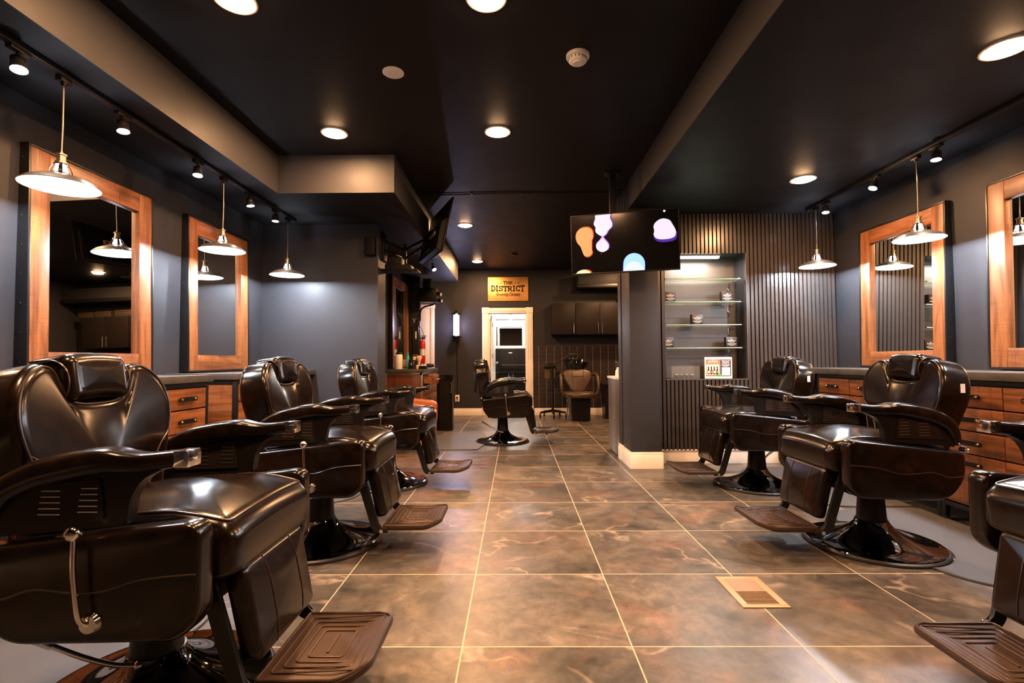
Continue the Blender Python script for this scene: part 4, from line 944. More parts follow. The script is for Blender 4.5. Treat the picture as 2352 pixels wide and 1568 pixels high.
    for s_ in (-1, 1):
        bm = NB(); prism(bm, rpoly([(.245, .46), (.292, .46), (.312, .40), (.388, .155), (.432, .137), (.430, .122), (.365, .124), (.345, .15), (.270, .39)], .012, 3), min(s_ * .198, s_ * .214), max(s_ * .198, s_ * .214), XZ, bev=.003)
        finish('leg_bar', bm, 'black_metal', t)
    bm = NB()
    bm.free()
    for s_ in (-1, 1): bm = NB(); cyl(bm, (.398, s_ * .213, .135), (.398, s_ * .222, .135), .010, n=14); finish('hinge_bolt', bm, 'chrome', t)
    # foot plate
    pl = rpoly([(.395, -.19), (.64, -.19), (.705, -.135), (.705, .135), (.64, .19), (.395, .19)], [.01, .03, .03, .03, .03, .01], 4)
    def pf(u, v, w): return (u, v, w + .022 * max(0, (u - .60) / .10) ** 1.5)
    bm = NB(); cushion(bm, pl, .128, .150, .006, .006, 0, 0, pf, n=2, m_=2)
    rim = [(p_[0] - .006 if p_[0] > .42 else p_[0] + .006, p_[1] * .965) for p_ in pl]
    tube(bm, [pf(u, v, .1515) for u, v in rim], .0045, 6, closed=True); fp = finish('foot_plate', bm, 'footplate', t)
    bm = NB()
    for k in range(4):
        x0, x1, yh = .425 + .024 * k, .672 - .024 * k, .150 - .026 * k
        if x1 - x0 > .02: tube(bm, [pf(u, v, .1515) for u, v in rrect(x0, x1, -yh, yh, .010, 2)], .0028, 6, closed=True)
    box(bm, .545, .552, -.05, .05, .150, .1535); finish('tread_ribs', bm, 'footplate_rib', fp)
    bm = NB(); box(bm, .50, .54, -.03, .03, .118, .130, bev=.002); cyl(bm, (.555, 0, .128), (.555, 0, .100), .007, n=10); lathe(bm, [(0, .088), (.016, .088), (.017, .096), (.012, .102), (0, .103)], c=(.555, 0, 0), n=16); finish('bumper', bm, 'gunmetal', fp)
    return t
ch = barber_chair()
CH = [(-1.115, 1.575, 0, 'brown leather barber chair nearest the camera on the left', 'left row of barber chairs', 0), (-1.105, 2.86, 0, 'brown leather barber chair in the middle of the left row', 'left row of barber chairs', 0), (-1.08, 4.23, -1.5, 'brown leather barber chair farthest back in the left row', 'left row of barber chairs', 0),
      (1.965, 1.50, 180, 'brown leather barber chair cut by the right edge of the picture', 'right row of barber chairs', 0), (1.965, 2.81, 180, 'brown leather barber chair in the middle of the right row, in front of the worktop', 'right row of barber chairs', 1), (1.965, 4.12, 180, 'brown leather barber chair farthest back on the right, in front of the slatted wall', 'right row of barber chairs', 1),
      (-.165, 6.38, 0, 'black looking barber chair standing alone in side view before the back doorway', None, 0)]
for i, (x, y, rz, lb, g, tg) in enumerate(CH):
    o = ch if i == 0 else copy_tree(ch)
    o.location = (x, y, 0); o.rotation_euler = (0, 0, math.radians(rz)); tag(o, lb, 'barber chair')
    if g: o['group'] = g
    elif 'group' in o: del o['group']
    if tg:
        bm = NB(); box(bm, -.281, -.259, .2935, .296, .85, .895); k_ = finish('white_tag', bm, 'purple_vinyl_tag', o); k_['label'] = 'small white tag on the side'

# ------------------------------------------------------------------ floor mats
def mat(bmx, x0, x1, y0, y1, cx, cy, r, label, cornr=.40, aisle=1):
    """rounded mat with a round bite for the chair base on its aisle side (aisle=+1: aisle lies at larger x)"""
    P = []
    xa, xw = (x1, x0) if aisle > 0 else (x0, x1); s = 1 if aisle > 0 else -1
    # start at wall side lower, go round
    P.append((xw, y0)); 
    for j in range(9):
        a = -PI / 2 + PI / 2 * j / 8; P.append((xa - s * cornr + s * cornr * math.cos(a), y0 + cornr + cornr * math.sin(a)))
    dx = abs(xa - cx)
    dy = math.sqrt(max(0, r * r - dx * dx)); a0 = math.atan2(-dy, s * (xa - cx)); 
    for j in range(25):
        a = a0 - (2 * PI - 2 * abs(a0)) * j / 24 if False else (-(abs(a0)) - (2 * PI - 2 * abs(a0)) * j / 24)
        P.append((cx + s * r * math.cos(a), cy + r * math.sin(a)))
    for j in range(9):
        a = PI / 2 * j / 8; P.append((xa - s * cornr + s * cornr * math.cos(a), y1 - cornr + cornr * math.sin(a)))
    P.append((xw, y1))
    bm = NB(); prism(bm, P, 0, .010, XY, bev=.003)
    return tag(finish('floor_mat', bm, 'mat_rubber'), label, 'floor mat', 'anti-fatigue mats')
mat(None, -2.02, -1.22, .86, 2.22, -1.115, 1.575, .345, 'grey rubber mat with a round cutout under the nearest left chair', .25)
mat(None, -2.02, -1.22, 2.30, 3.52, -1.105, 2.86, .345, 'grey rubber mat with a round cutout under the middle left chair', .25)
mat(None, -2.02, -1.20, 3.60, 4.88, -1.08, 4.23, .345, 'grey rubber mat with a round cutout under the far left chair', .25)
mat(None, 2.05, 2.74, .84, 2.16, 1.965, 1.50, .345, 'grey rubber mat behind the right chair that is cut by the picture edge', .30, -1)
mat(None, 2.02, 2.74, 2.22, 3.44, 1.965, 2.81, .345, 'grey rubber mat with a curved edge behind the middle right chair', .30, -1)
mat(None, 2.02, 2.74, 3.50, 4.78, 1.965, 4.12, .345, 'grey rubber mat behind the far right chair by the slatted wall', .30, -1)
P = [(-1.02 + .30 + .62 * math.cos(a) * 1.0 - .02, 6.42 + .66 * math.sin(a)) for a in [PI / 2 + PI * j / 24 for j in range(25)]]
P += [(-.44, 5.78), (-.165 - .345 * math.cos(.9), 6.38 - .345 * math.sin(.9))] + [(-.165 - .345 * math.cos(a), 6.38 - .345 * math.sin(a)) for a in [.9 - 1.8 * j / 12 for j in range(1, 13)]] + [(-.44, 7.06)]
bm = NB(); prism(bm, P, 0, .010, XY, bev=.003); tag(finish('floor_mat', bm, 'mat_rubber'), 'rounded brownish grey mat left of the lone chair in the middle', 'floor mat', 'anti-fatigue mats')

# floor register
t = thing('floor_vent', (1.03, 2.245, 0), 0, 'tan metal floor register set into the tiles', 'floor vent')
bm = NB(); X0, X1, Y0, Y1 = -.098, .098, -.147, .147
box(bm, X0, X1, Y0, Y0 + .026, 0, .005, bev=.0015); box(bm, X0, X1, Y1 - .026, Y1, 0, .005, bev=.0015); box(bm, X0, X0 + .03, Y0 + .026, Y1 - .026, 0, .005, bev=.0015); box(bm, X1 - .03, X1, Y0 + .026, Y1 - .026, 0, .005, bev=.0015); finish('vent_frame', bm, 'vent_tan', t)
bm = NB(); box(bm, X0 + .03, X1 - .03, Y0 + .026, Y1 - .026, .0005, .001); finish('duct_opening', bm, 'black_plastic', t)
bm = NB()
for k in range(10): box(bm, X0 + .03, X1 - .03, Y0 + .030 + k * .0122, Y0 + .033 + k * .0122, .001, .004)
finish('louvres', bm, 'vent_tan', t)
bm = NB()
for k in range(11): box(bm, X0 + .03, X1 - .03, .0 + k * .011, .0075 + k * .011, .001, .0045)
finish('closed_louvres', bm, 'vent_tan_light', t)

# ------------------------------------------------------------------ hanging TV on the right
TVW, TVH = .945, .535
t = thing('television', (.975, 4.415, 2.072), 0, 'flat screen television showing colourful blobs, hanging in front of the column', 'television')
RT = Matrix.Rotation(math.radians(-14), 4, 'Z') @ Matrix.Rotation(math.radians(5.5), 4, 'X') @ Matrix.Rotation(math.radians(-.4), 4, 'Y')
def tvbm(bm): bmesh.ops.transform(bm, matrix=RT, verts=bm.verts)
bm = NB(); hw, hh = TVW / 2, TVH / 2; e_ = .009
for a in ((-hw, hw, hh - e_, hh), (-hw, hw, -hh, -hh + e_ * 1.4), (-hw, -hw + e_, -hh, hh), (hw - e_, hw, -hh, hh)): box(bm, a[0], a[1], -.006, .03, a[2], a[3], bev=.0015)
box(bm, -hw + e_, hw - e_, .004, .03, -hh + e_, hh - e_); box(bm, -.32, .32, .03, .06, -.2, .14, bev=.01); tvbm(bm); finish('bezel', bm, 'black_plastic', t)
def blob(pts):
    o_ = []
    for x_, y_ in pts:
        v_ = 0.5
        for _ in range(3):
            xl = 238 + 45 * v_; u_ = (x_ - xl) / (1900.0); yt = 292 - 167 * u_; yb = 1345 - 120 * u_; v_ = (y_ - yt) / (yb - yt)
        o_.append((max(-hw + e_, min(hw - e_, -hw + u_ * TVW)), max(-hh + e_ * 1.4, min(hh - e_, hh - v_ * TVH))))
    return o_
bm = NB(); box(bm, -hw + e_, hw - e_, -.001, .004, -hh + e_, hh - e_, mi=0)
def bl(pts, mi, d_, sm=True, grow=0, sh=(0, 0)):
    o_ = blob(pts); o_ = [(p_[0], p_[1]) for p_ in o_]
    if sm: o_ = [(p_.x, p_.y) for p_ in catmull([(a, c, 0) for a, c in o_], 4, True)]
    cx_ = sum(p_[0] for p_ in o_) / len(o_); cy_ = sum(p_[1] for p_ in o_) / len(o_)
    o_ = [(cx_ + (p_[0] - cx_) * (1 + grow) + sh[0], cy_ + (p_[1] - cy_) * (1 + grow) + sh[1]) for p_ in o_]
    o_ = [(max(-hw + e_, min(hw - e_, a)), max(-hh + e_ * 1.4, min(hh - e_, c))) for a, c in o_]
    vs_ = [bm.verts.new((a, -.001 - d_, c)) for a, c in o_]; f = bm.faces.new(vs_); f.material_index = mi
    bmesh.ops.triangulate(bm, faces=[f])
OR = [(525, 487), (430, 510), (360, 580), (342, 670), (370, 760), (430, 830), (460, 900), (490, 970), (530, 1003), (590, 998), (640, 950), (642, 900), (610, 830), (605, 780), (640, 700), (655, 640), (640, 550), (590, 500)]
PT = [(703, 255), (952, 225), (945, 300), (985, 380), (995, 440), (975, 490), (925, 530), (900, 590), (845, 640), (805, 640), (720, 590), (695, 540), (700, 490), (668, 440), (670, 390), (700, 310)]
DR = [(825, 645), (780, 700), (720, 770), (712, 830), (740, 880), (800, 910), (860, 908), (925, 870), (945, 820), (930, 760), (870, 690)]
RB = [(1885, 322), (1800, 345), (1730, 410), (1712, 480), (1735, 540), (1715, 600), (1745, 660), (1810, 688), (1900, 690), (2000, 675), (2070, 640), (2093, 570), (2080, 510), (2030, 420), (1980, 350)]
BLU = [(1205, 1280), (1400, 1270), (1580, 1250), (1575, 1120), (1545, 1030), (1480, 960), (1395, 938), (1310, 960), (1240, 1030), (1207, 1110)]
RD = [(355, 1330), (400, 1270), (470, 1245), (540, 1245), (600, 1265), (630, 1300), (625, 1330)]
bl(OR, 4, .0002, grow=.06, sh=(.004, 0)); bl(OR, 3, .0005)
bl(PT, 2, .0002, grow=.03, sh=(.008, .0)); bl(PT, 1, .0005); bl(DR, 2, .0003, grow=.04, sh=(.004, 0)); bl(DR, 8, .0006); bl([(p_[0], max(p_[1], 700 + (p_[1] - 700) * .9)) for p_ in DR], 1, .0009, grow=-.06, sh=(0, -.008))
bl(RB, 2, .0002, grow=.03, sh=(.006, -.022)); bl(RB, 1, .0005); DOME = [(1205, 1290), (1205, 1150)] + [(1392 - 186 * math.cos(a), 1125 - 187 * math.sin(a)) for a in [PI * k / 24 for k in range(1, 24)]] + [(1580, 1150), (1580, 1262)]
bl(DOME, 6, .0002, sm=False, grow=.03); bl(DOME, 5, .0005, sm=False); bl([(1215, 1290), (1230, 1190), (1300, 1110), (1392, 1085), (1490, 1110), (1555, 1190), (1570, 1262)], 9, .0007, sm=False)
bl(RD, 4, .0002, sm=False, grow=.02, sh=(.014, .004)); bl(RD, 7, .0005, sm=False)
bl([(1770, 160), (1850, 150), (1970, 138), (1940, 152), (1880, 166), (1810, 168)], 1, .0005, sm=False); bl([(1888 + 20 * math.cos(a), 190 + 20 * math.sin(a)) for a in [2 * PI * k / 10 for k in range(10)]], 1, .0005)
tvbm(bm); finish('screen', bm, ['tv_screen', 'tv_lilac', 'tv_violet', 'tv_orange', 'tv_red', 'tv_sky', 'tv_blue', 'tv_cream', 'tv_pink', 'tv_white'], t)
bm = NB(); box(bm, -.10, -.04, .12, .17, .15, CZ - 2.072, bev=.004); box(bm, -.14, 0, .09, .20, CZ - 2.072 - .012, CZ - 2.072, bev=.003); box(bm, -.09, -.05, .05, .13, -.1, .17, bev=.004); box(bm, -.20, .20, .055, .085, -.10, .06, bev=.004); finish('ceiling_mount', bm, 'black_metal', t)

# ------------------------------------------------------------------ left TV seen from behind
A = Vector((-.725, 4.95, 2.13)); Bp = Vector((-1.075, 5.76, 2.13)); dirw = (A - Bp); Wd = dirw.length; dirw.normalize()
nrm = Vector((-dirw.y, dirw.x, 0)) * 1.0
if nrm.x < 0: nrm = -nrm
tl = math.radians(11.5)
up = (Vector((0, 0, 1)) * math.cos(tl) + nrm * math.sin(tl)).normalized(); fw = (nrm * math.cos(tl) - Vector((0, 0, 1)) * math.sin(tl)).normalized()
ML = Matrix(((dirw.x, fw.x, up.x, 0), (dirw.y, fw.y, up.y, 0), (dirw.z, fw.z, up.z, 0), (0, 0, 0, 1)))
HT = .57
t = thing('television', tuple(Bp), 0, 'tilted television on a wall arm seen from behind, above the far left station', 'television')
ML0 = ML
def fl_(n_, bm, mt, par=t): bmesh.ops.transform(bm, matrix=ML0, verts=bm.verts); return finish(n_, bm, mt, par)
bm = NB(); box(bm, 0, Wd, -.008, .008, 0, HT, bev=.002); fl_('screen_shell', bm, 'dark_matte')
bm = NB(); box(bm, .01, Wd - .01, .0082, .0095, .012, HT - .01); o = fl_('screen', bm, 'tv_screen')
bm = NB(); prism(bm, [(-.008, .004), (-.055, .02), (-.058, .30), (-.008, .36)], .04, Wd - .04, lambda u, v, w: (w, u, v), bev=.004); fl_('rear_housing', bm, 'dark_matte')
bm = NB()
for k in range(8): box(bm, .10 + k * .05, .13 + k * .05, -.0595, -.057, .05, .09)
fl_('rear_vents', bm, 'black_plastic')
bm = NB(); box(bm, Wd * .5 - .01, Wd * .5 + .21, -.066, -.060, .20, .245, bev=.002)
for k in range(5): box(bm, Wd * .5 + .01 + k * .04, Wd * .5 + .03 + k * .04, -.0675, -.0655, .212, .232, mi=1)
fl_('port_plate', bm, ['vent_tan', 'black_plastic'])
bm = NB(); q0 = Vector((-1.397, 5.30, 2.25)) - Bp; q1 = ML @ Vector((Wd * .45, -.07, .20)); q1 = Vector(q1)
box(bm, q0.x - .001, q0.x + .02, q0.y - .10, q0.y + .05, q0.z - .16, q0.z + .14, bev=.003)
mid = Vector((q0.x + .15, q0.y + .30, q0.z - .02))
for dz in (-.05, .05): tube(bm, [q0 + Vector((.02, -.02, dz)), mid + Vector((0, 0, dz)), q1 + Vector((0, 0, dz * .6))], .016, 8)
box(bm, q0.x + .14, q0.x + .17, q0.y + .28, q0.y + .33, q0.z - .12, q0.z + .10, bev=.004)
finish('wall_arm', bm, 'dark_matte', t)
t = thing('media_box', (-1.19, 5.30, 1.985), 0, 'dark shelf with media boxes under the wall arm of the left screen', 'media box')
bm = NB(); box(bm, -.21, .17, -.16, .06, -.012, 0, bev=.002); finish('shelf', bm, 'dark_matte', t)
bm = NB(); box(bm, -.17, .10, -.13, .04, 0, .05, bev=.004); box(bm, -.15, .0, -.12, .03, .05, .13, bev=.004); finish('set_top_box', bm, 'dark_matte', t)
bm = NB(); box(bm, -.055, .055, -.07, 0, -.09, .09, bev=.006); t2 = finish('wall_speaker', bm, 'dark_matte', loc=(-1.47, 5.058, 2.19)); tag(t2, 'small black speaker high on the grey wall by the corner', 'speaker')

# ------------------------------------------------------------------ niche contents
sh = []
SZ = [1.838, 1.608, 1.377, 1.146]
lbl = ['top glass shelf in the wall niche, empty', 'second glass shelf in the niche with a box at each end', 'third glass shelf in the niche with one box in the middle', 'lowest glass shelf in the niche with a box at each end']
for z, lb in zip(SZ, lbl):
    t = thing('glass_shelf', ((NX0 + NX1) / 2, 5.1, z), 0, lb, 'shelf', 'glass shelves in the niche')
    bm = NB(); box(bm, -.395, .36, -.105, .105, -.008, 0, bev=.001); finish('pane', bm, 'shelf_glass', t); bm = NB(); box(bm, -.395, .36, -.108, -.1052, -.008, 0, bev=.0008); o = finish('polished_edge', bm, 'glass_edge', t); o['label'] = 'pale green polished edge'
    bm = NB()
    for x_, y_ in ((-.385, -.09), (.35, -.09), (-.385, .09), (.35, .09)): cyl(bm, (x_, y_, -.009), (x_, y_, .007), .011, n=14)
    for y_ in (-.09, .09): cyl(bm, (.352, y_, -.004), (.402, y_, -.004), .004, n=8); cyl(bm, (-.386, y_, -.004), (-.402, y_, -.004), .004, n=8)
    finish('clamp', bm, 'chrome', t)
    bm = NB(); box(bm, .318, .332, .116, .1215, -.14, -.02, bev=.001); cyl(bm, (.325, .116, -.09), (.325, .095, -.09), .009, n=12); finish('bracket', bm, 'chrome', t)
def product_box(x, z, label, rz=0):
    t = thing('product_box', (x, 5.075, z), rz, label, 'box', 'small dark product boxes')
    bm = NB(); box(bm, -.056, .056, -.028, .028, 0, .105, bev=.001); finish('carton', bm, 'box_print', t)
    bm = NB(); fn = lambda u, v, w: (u, -.0282 - w, v)
    district_logo(bm, 0, .068, .078, fn, .0004, low=False, stars=False)
    for k, (wq, zq) in enumerate(((.05, .051), (.086, .036), (.086, .032), (.05, .020))): box(bm, -wq / 2, wq / 2, -.0287, -.0283, zq, zq + .0028)
    finish('print', bm, 'cream_ink', t); return t
product_box(1.575, SZ[1], 'small dark product box at the left end of the second glass shelf')
product_box(2.15, SZ[1], 'small dark product box at the right end of the second glass shelf')
product_box(1.845, SZ[2], 'small dark product box alone on the third glass shelf')
product_box(1.545, SZ[3], 'small dark product box at the left end of the lowest glass shelf')
product_box(2.185, SZ[3], 'small dark product box at the right end of the lowest glass shelf')
t = thing('light_bar', (1.87, 5.06, NZ1), 0, 'glowing light bar under the top of the niche', 'light')
bm = NB(); box(bm, -.215, .215, -.022, .022, -.016, 0, bev=.002); finish('housing', bm, 'white_plastic', t)
bm = NB(); box(bm, -.208, .208, -.021, .021, -.036, -.016, bev=.006); finish('diffuser', bm, 'bar_light', t)
lamp('bar_lamp', 'AREA', (0, 0, -.040), 8, (1, .88, .78), t, shape='RECTANGLE', size=.40, size_y=.03)
t = thing('promo_card', (2.045, 5.05, NZ0), 0, 'white product poster card with bottle pictures standing in the niche', 'sign')
bm = NB(); box(bm, -.138, .138, -.004, 0, 0, .215); finish('card', bm, 'paper', t)
bm = NB(); fy = -.0042
box(bm, -.126, .126, fy - .0004, fy, .022, .192, mi=2); box(bm, .020, .126, fy - .0006, fy, .022, .192, mi=1)
box(bm, -.120, .008, fy - .0008, fy, .035, .142, mi=5); box(bm, .034, .116, fy - .0010, fy, .030, .112, mi=0); box(bm, -.022, .032, fy - .0012, fy, .020, .044, mi=3)
for k in range(4):
    xb = -.100 + k * .029; mi_ = 4
    lathe(bm, [(0, .046), (.010, .046), (.010, .088), (.004, .096), (.004, .100), (.006, .100), (.006, .112), (.003, .122), (0, .124)], c=(xb, fy - .0004, 0), n=8, mi=4)
    box(bm, xb - .0085, xb + .0085, fy - .0105, fy - .0100, .054, .078, mi=(0 if k % 2 == 0 else 2))
district_logo(bm, -.054, .170, .10, lambda u, v, w: (u, fy - .0008 - w, v), .0003, mi=0, low=False, stars=True)
Mt = lambda z_, x_=.073: Matrix(((1, 0, 0, x_), (0, 0, -1, fy - .0012), (0, 1, 0, z_), (0, 0, 0, 1)))
text_bm(bm, 'CHECK OUT OUR', .016, Mt(.180), .0002, .0003, mi=0, width=.090); text_bm(bm, 'AMAZING', .016, Mt(.166), .0002, .0003, mi=0, width=.070); text_bm(bm, 'PRODUCTS', .016, Mt(.152), .0002, .0003, mi=0, width=.070)
for k, wq in enumerate((.088, .08, .07, .05)): box(bm, .073 - wq / 2, .073 + wq / 2, fy - .0012, fy - .0006, .138 - k * .006, .1405 - k * .006, mi=0)
finish('print', bm, ['paper', 'dark_blue_print', 'kraft', 'green_label', 'gloss_black', 'cream_ink'], t)
t = thing('acrylic_case', (1.695, 5.06, NZ0), 0, 'clear acrylic display case holding small dark jars in the niche', 'display case')
bm = NB()
for a in ((-.14, .14, -.075, -.071, 0, .125), (-.14, .14, .071, .075, 0, .125), (-.14, -.136, -.071, .071, 0, .125), (.136, .14, -.071, .071, 0, .125), (-.14, .14, -.075, .075, .125, .129)): box(bm, *a)
finish('case_shell', bm, 'acrylic', t)
bm = NB(); box(bm, -.09, .09, -.05, .05, 0, .016, bev=.002); finish('riser', bm, 'black_plastic', t)
for k in range(4):
    j = thing('balm_tin', (1.695 - .078 + k * .052, 5.045, NZ0 + .016), 0, ['leftmost', 'second', 'third', 'rightmost'][k] + ' of the four small dark tins inside the clear display case', 'tin', 'tins in the display case')
    bm = NB(); lathe(bm, [(0, 0), (.021, 0), (.022, .002), (.022, .018), (0, .018)], n=20); finish('tin_body', bm, 'gloss_black', j)
    bm = NB(); lathe(bm, [(0, .018), (.0225, .018), (.0225, .027), (.021, .029), (0, .029)], n=20); finish('lid', bm, 'gunmetal', j)

# ------------------------------------------------------------------ back wall things
t = thing('shop_sign', (-.131, 9.45, 2.387), 0, 'brass coloured rectangular shop sign above the back doorway', 'sign')
bm = NB(); box(bm, -.382, .382, -.022, -.010, -.228, .228, bev=.001)
for x_ in (-.36, .36):
    for z_ in (-.206, .206): cyl(bm, (x_, -.010, z_), (x_, 0, z_), .010, n=10)
finish('plate', bm, 'brass_plate', t)
bm = NB(); district_logo(bm, 0, -.005 + .02, .64, lambda u, v, w: (u, -.0222 - w, v), .0015); finish('lettering', bm, 'ink', t)
bm = NB()
for x_ in (-.36, .36):
    for z_ in (-.206, .206): cyl(bm, (x_, -.022, z_), (x_, -.027, z_), .009, .007, 12)
finish('standoff', bm, 'steel', t)
# barber pole
t = thing('barber_pole', (-1.105, 9.34, 1.70), 0, 'lit barber pole with black cast caps on the back wall', 'barber pole')
bm = NB(); cyl(bm, (0, 0, -.20), (0, 0, .19), .055, n=32, caps=False); finish('lit_tube', bm, 'pole_stripes', t)
cap = [(0, .30), (.008, .30), (.010, .275), (.022, .268), (.030, .25), (.055, .240), (.068, .225), (.088, .215), (.094, .20), (.080, .188), (.066, .185), (0, .185)]
bm = NB(); lathe(bm, cap, n=28)
for k in range(8):
    a = 2 * PI * k / 8; ball(bm, (.088 * math.cos(a), .088 * math.sin(a), .215), .012, 8)
finish('top_cap', bm, 'gloss_black', t)
bm = NB(); lathe(bm, [(r_, -z_ - .01) for r_, z_ in cap[3:]], n=28); lathe(bm, [(0, -.31), (.018, -.305), (.022, -.28)], n=18)
for k in range(8):
    a = 2 * PI * k / 8; ball(bm, (.088 * math.cos(a), .088 * math.sin(a), -.225), .012, 8)
finish('bottom_cap', bm, 'gloss_black', t)
bm = NB(); box(bm, -.02, .02, .05, .11, .20, .24); box(bm, -.02, .02, .05, .11, -.24, -.20); box(bm, -.03, .03, .10, .11, -.26, .26); finish('wall_bracket', bm, 'black_metal', t)
lamp('pole_lamp', 'POINT', (0, -.09, 0), 9.0, (.66, .66, 1), t, shadow_soft_size=.05)
bm = NB(); tube(bm, catmull([(-1.10, 9.442, 1.45), (-1.102, 9.442, 1.1), (-1.098, 9.442, .7), (-1.10, 9.442, .395)], 4), .006, 6); bmesh.ops.translate(bm, vec=(1.105, -9.34, -1.70), verts=bm.verts); finish('power_cord', bm, 'black_plastic', t)
t = thing('power_outlet', (-1.10, 9.45, .325), 0, 'white wall outlet with a black plug low on the back wall', 'outlet')
bm = NB(); box(bm, -.040, .040, -.006, 0, -.062, .062, bev=.002); finish('cover', bm, 'white_trim', t)
bm = NB(); box(bm, -.015, .015, -.035, -.006, -.002, .030, bev=.004); box(bm, -.004, .004, -.012, -.006, -.05, -.004); finish('plug', bm, 'black_plastic', t)
# wall cabinets
def wall_cab(x0, x1, n_, hs, label):
    t = thing('wall_cabinet', ((x0 + x1) / 2, 9.45, 1.50), 0, label, 'cabinet', 'black wall cabinets'); hw_ = (x1 - x0) / 2
    bm = NB(); box(bm, -hw_, hw_, -.30, -.002, 0, .58, bev=.002); finish('cabinet_body', bm, 'cabinet_black', t)
    w_ = 2 * hw_ / n_
    for k in range(n_):
        bm = NB(); box(bm, -hw_ + k * w_ + .003, -hw_ + (k + 1) * w_ - .003, -.320, -.300, .003, .577, bev=.002); d_ = finish('door', bm, 'cabinet_black', t)
        xh = -hw_ + (k + 1) * w_ - .035 if hs[k] > 0 else -hw_ + k * w_ + .035
        bm = NB(); cyl(bm, (xh, -.345, .025), (xh, -.345, .215), .006, n=10)
        for z_ in (.05, .19): cyl(bm, (xh, -.32, z_), (xh, -.345, z_), .004, n=8)
        finish('handle', bm, 'steel', d_)
wall_cab(.675, 1.11, 1, [1], 'black wall cabinet with a single door above the wash chair, left one')
wall_cab(1.115, 1.995, 2, [1, -1], 'black two-door wall cabinet partly hidden by the column')
wall_cab(2.0, 2.88, 2, [1, -1], 'black two-door wall cabinet seen only in the left mirror')
for k, (x_, w_, h_) in enumerate(((2.1, .36, .12), (2.5, .30, .11), (2.83, .26, .10))):
    t = thing('storage_box', (x_, 9.28, 2.081), 0, ['left', 'middle', 'right'][k] + ' storage box on the wall cabinets, seen only in the mirror', 'box', 'storage boxes on the wall cabinets')
    bm = NB(); box(bm, -w_ / 2, w_ / 2, -.12, .12, 0, h_ - .03, bev=.004); finish('box_body', bm, 'box_dark', t)
    bm = NB(); box(bm, -w_ / 2 - .004, w_ / 2 + .004, -.124, .124, h_ - .03, h_, bev=.004); finish('lid', bm, 'box_dark', t)

# steamer trolley
t = thing('steamer_trolley', (.675, 9.10, 0), 0, 'black hair steamer on a wheeled stand left of the wash chair', 'steamer')
bm = NB()
for k in range(5):
    a = 2 * PI * k / 5 + PI / 2 + .63; d_ = Vector((math.cos(a), math.sin(a), 0))
    loft(bm, [[Vector((0, 0, .10)) + d_ * r_ + Vector((-d_.y, d_.x, 0)) * sy_ * w_ + Vector((0, 0, sz_ * h_ + dz_)) for sy_, sz_ in ((-1, -1), (1, -1), (1, 1), (-1, 1))] for r_, w_, h_, dz_ in ((.0, .03, .022, .02), (.24, .018, .014, -.01))])
finish('wheel_base', bm, 'black_plastic', t)
for k in range(5):
    a = 2 * PI * k / 5 + PI / 2 + .63; p_ = Vector((math.cos(a), math.sin(a), 0)) * .245
    bm = NB(); cyl(bm, p_ + Vector((-.012, 0, .033)), p_ + Vector((.012, 0, .033)), .033, n=18); cyl(bm, p_ + Vector((0, 0, .05)), p_ + Vector((0, 0, .085)), .008, n=8); c_ = finish('caster', bm, 'black_plastic', t)
bm = NB(); cyl(bm, (0, 0, .10), (0, 0, .62), .020, n=16); cyl(bm, (0, 0, .62), (0, 0, .90), .014, n=16); ball(bm, (0, 0, .42), .026, 12); finish('pole', bm, 'black_metal', t)
bm = NB(); box(bm, -.18, .06, -.09, .09, .88, .96, bev=.02); box(bm, -.10, .02, -.06, .06, .96, .985, bev=.006); finish('steamer_head', bm, 'black_plastic', t)
bm = NB(); lathe(bm, [(0, .70), (.045, .70), (.05, .72), (.05, .87), (.04, .88), (0, .88)], c=(-.09, -.02, 0), n=20); finish('water_jar', bm, 'smoked_jar', t)
bm = NB(); tube(bm, catmull([(.03, 0, .95), (.15, -.05, 1.03), (.28, -.08, 1.10), (.36, -.1, 1.13)], 4), [.012] * 12 + [.02], 10); box(bm, .30, .42, -.14, -.06, 1.08, 1.15, bev=.01); finish('arm', bm, 'black_metal', t)
bm = NB(); tube(bm, catmull([(.04, -.02, .92), (.08, -.04, .8), (.03, -.05, .68), (.06, -.03, .58), (.0, -.02, .5), (-.03, -.02, .5)], 5), .009, 8); ball(bm, (.10, -.03, .80), .025, 10); ball(bm, (.05, -.04, .64), .02, 10); finish('hose', bm, 'black_plastic', t)
# wash chair
t = thing('wash_chair', (1.10, 8.62, 0), 0, 'brown hair-wash chair with a glossy black basin by the mosaic tiles', 'wash chair')
bm = NB(); prism(bm, [(-.14, 0), (.16, 0), (.17, .40), (-.15, .40)], -.15, .25, XZ, bev=.008); finish('pedestal', bm, 'black_plastic', t)
bm = NB(); seat_o = rpoly([(-.26, -.10), (-.20, -.26), (0, -.32), (.20, -.26), (.26, -.10), (.26, .22), (-.26, .22)], .08); cushion(bm, seat_o, .39, .48, .03, .035, 0, .012, XY, m_=5); finish('seat', bm, 'leather_brown', t)
bf2 = lambda u, v, w: (u, .20 + v * .25 + w, .47 + v)
bm = NB(); cushion(bm, rpoly([(-.10, 0), (.10, 0), (.255, .24), (.25, .36), (.14, .40), (-.14, .40), (-.25, .36), (-.255, .24)], .05), -.05, .05, .03, .03, .015, 0, bf2, m_=6); bk = finish('backrest', bm, 'leather_brown', t)
bm = NB()
for s_ in (-1, 1): tube(bm, [bf2(s_ * .10, v, -.066) for v in (.02, .12, .22, .32, .38)], .003, 6)
tube(bm, [bf2(u, .28, -.067) for u in (-.1, 0, .1)], .003, 6); finish('seam', bm, 'piping', bk)
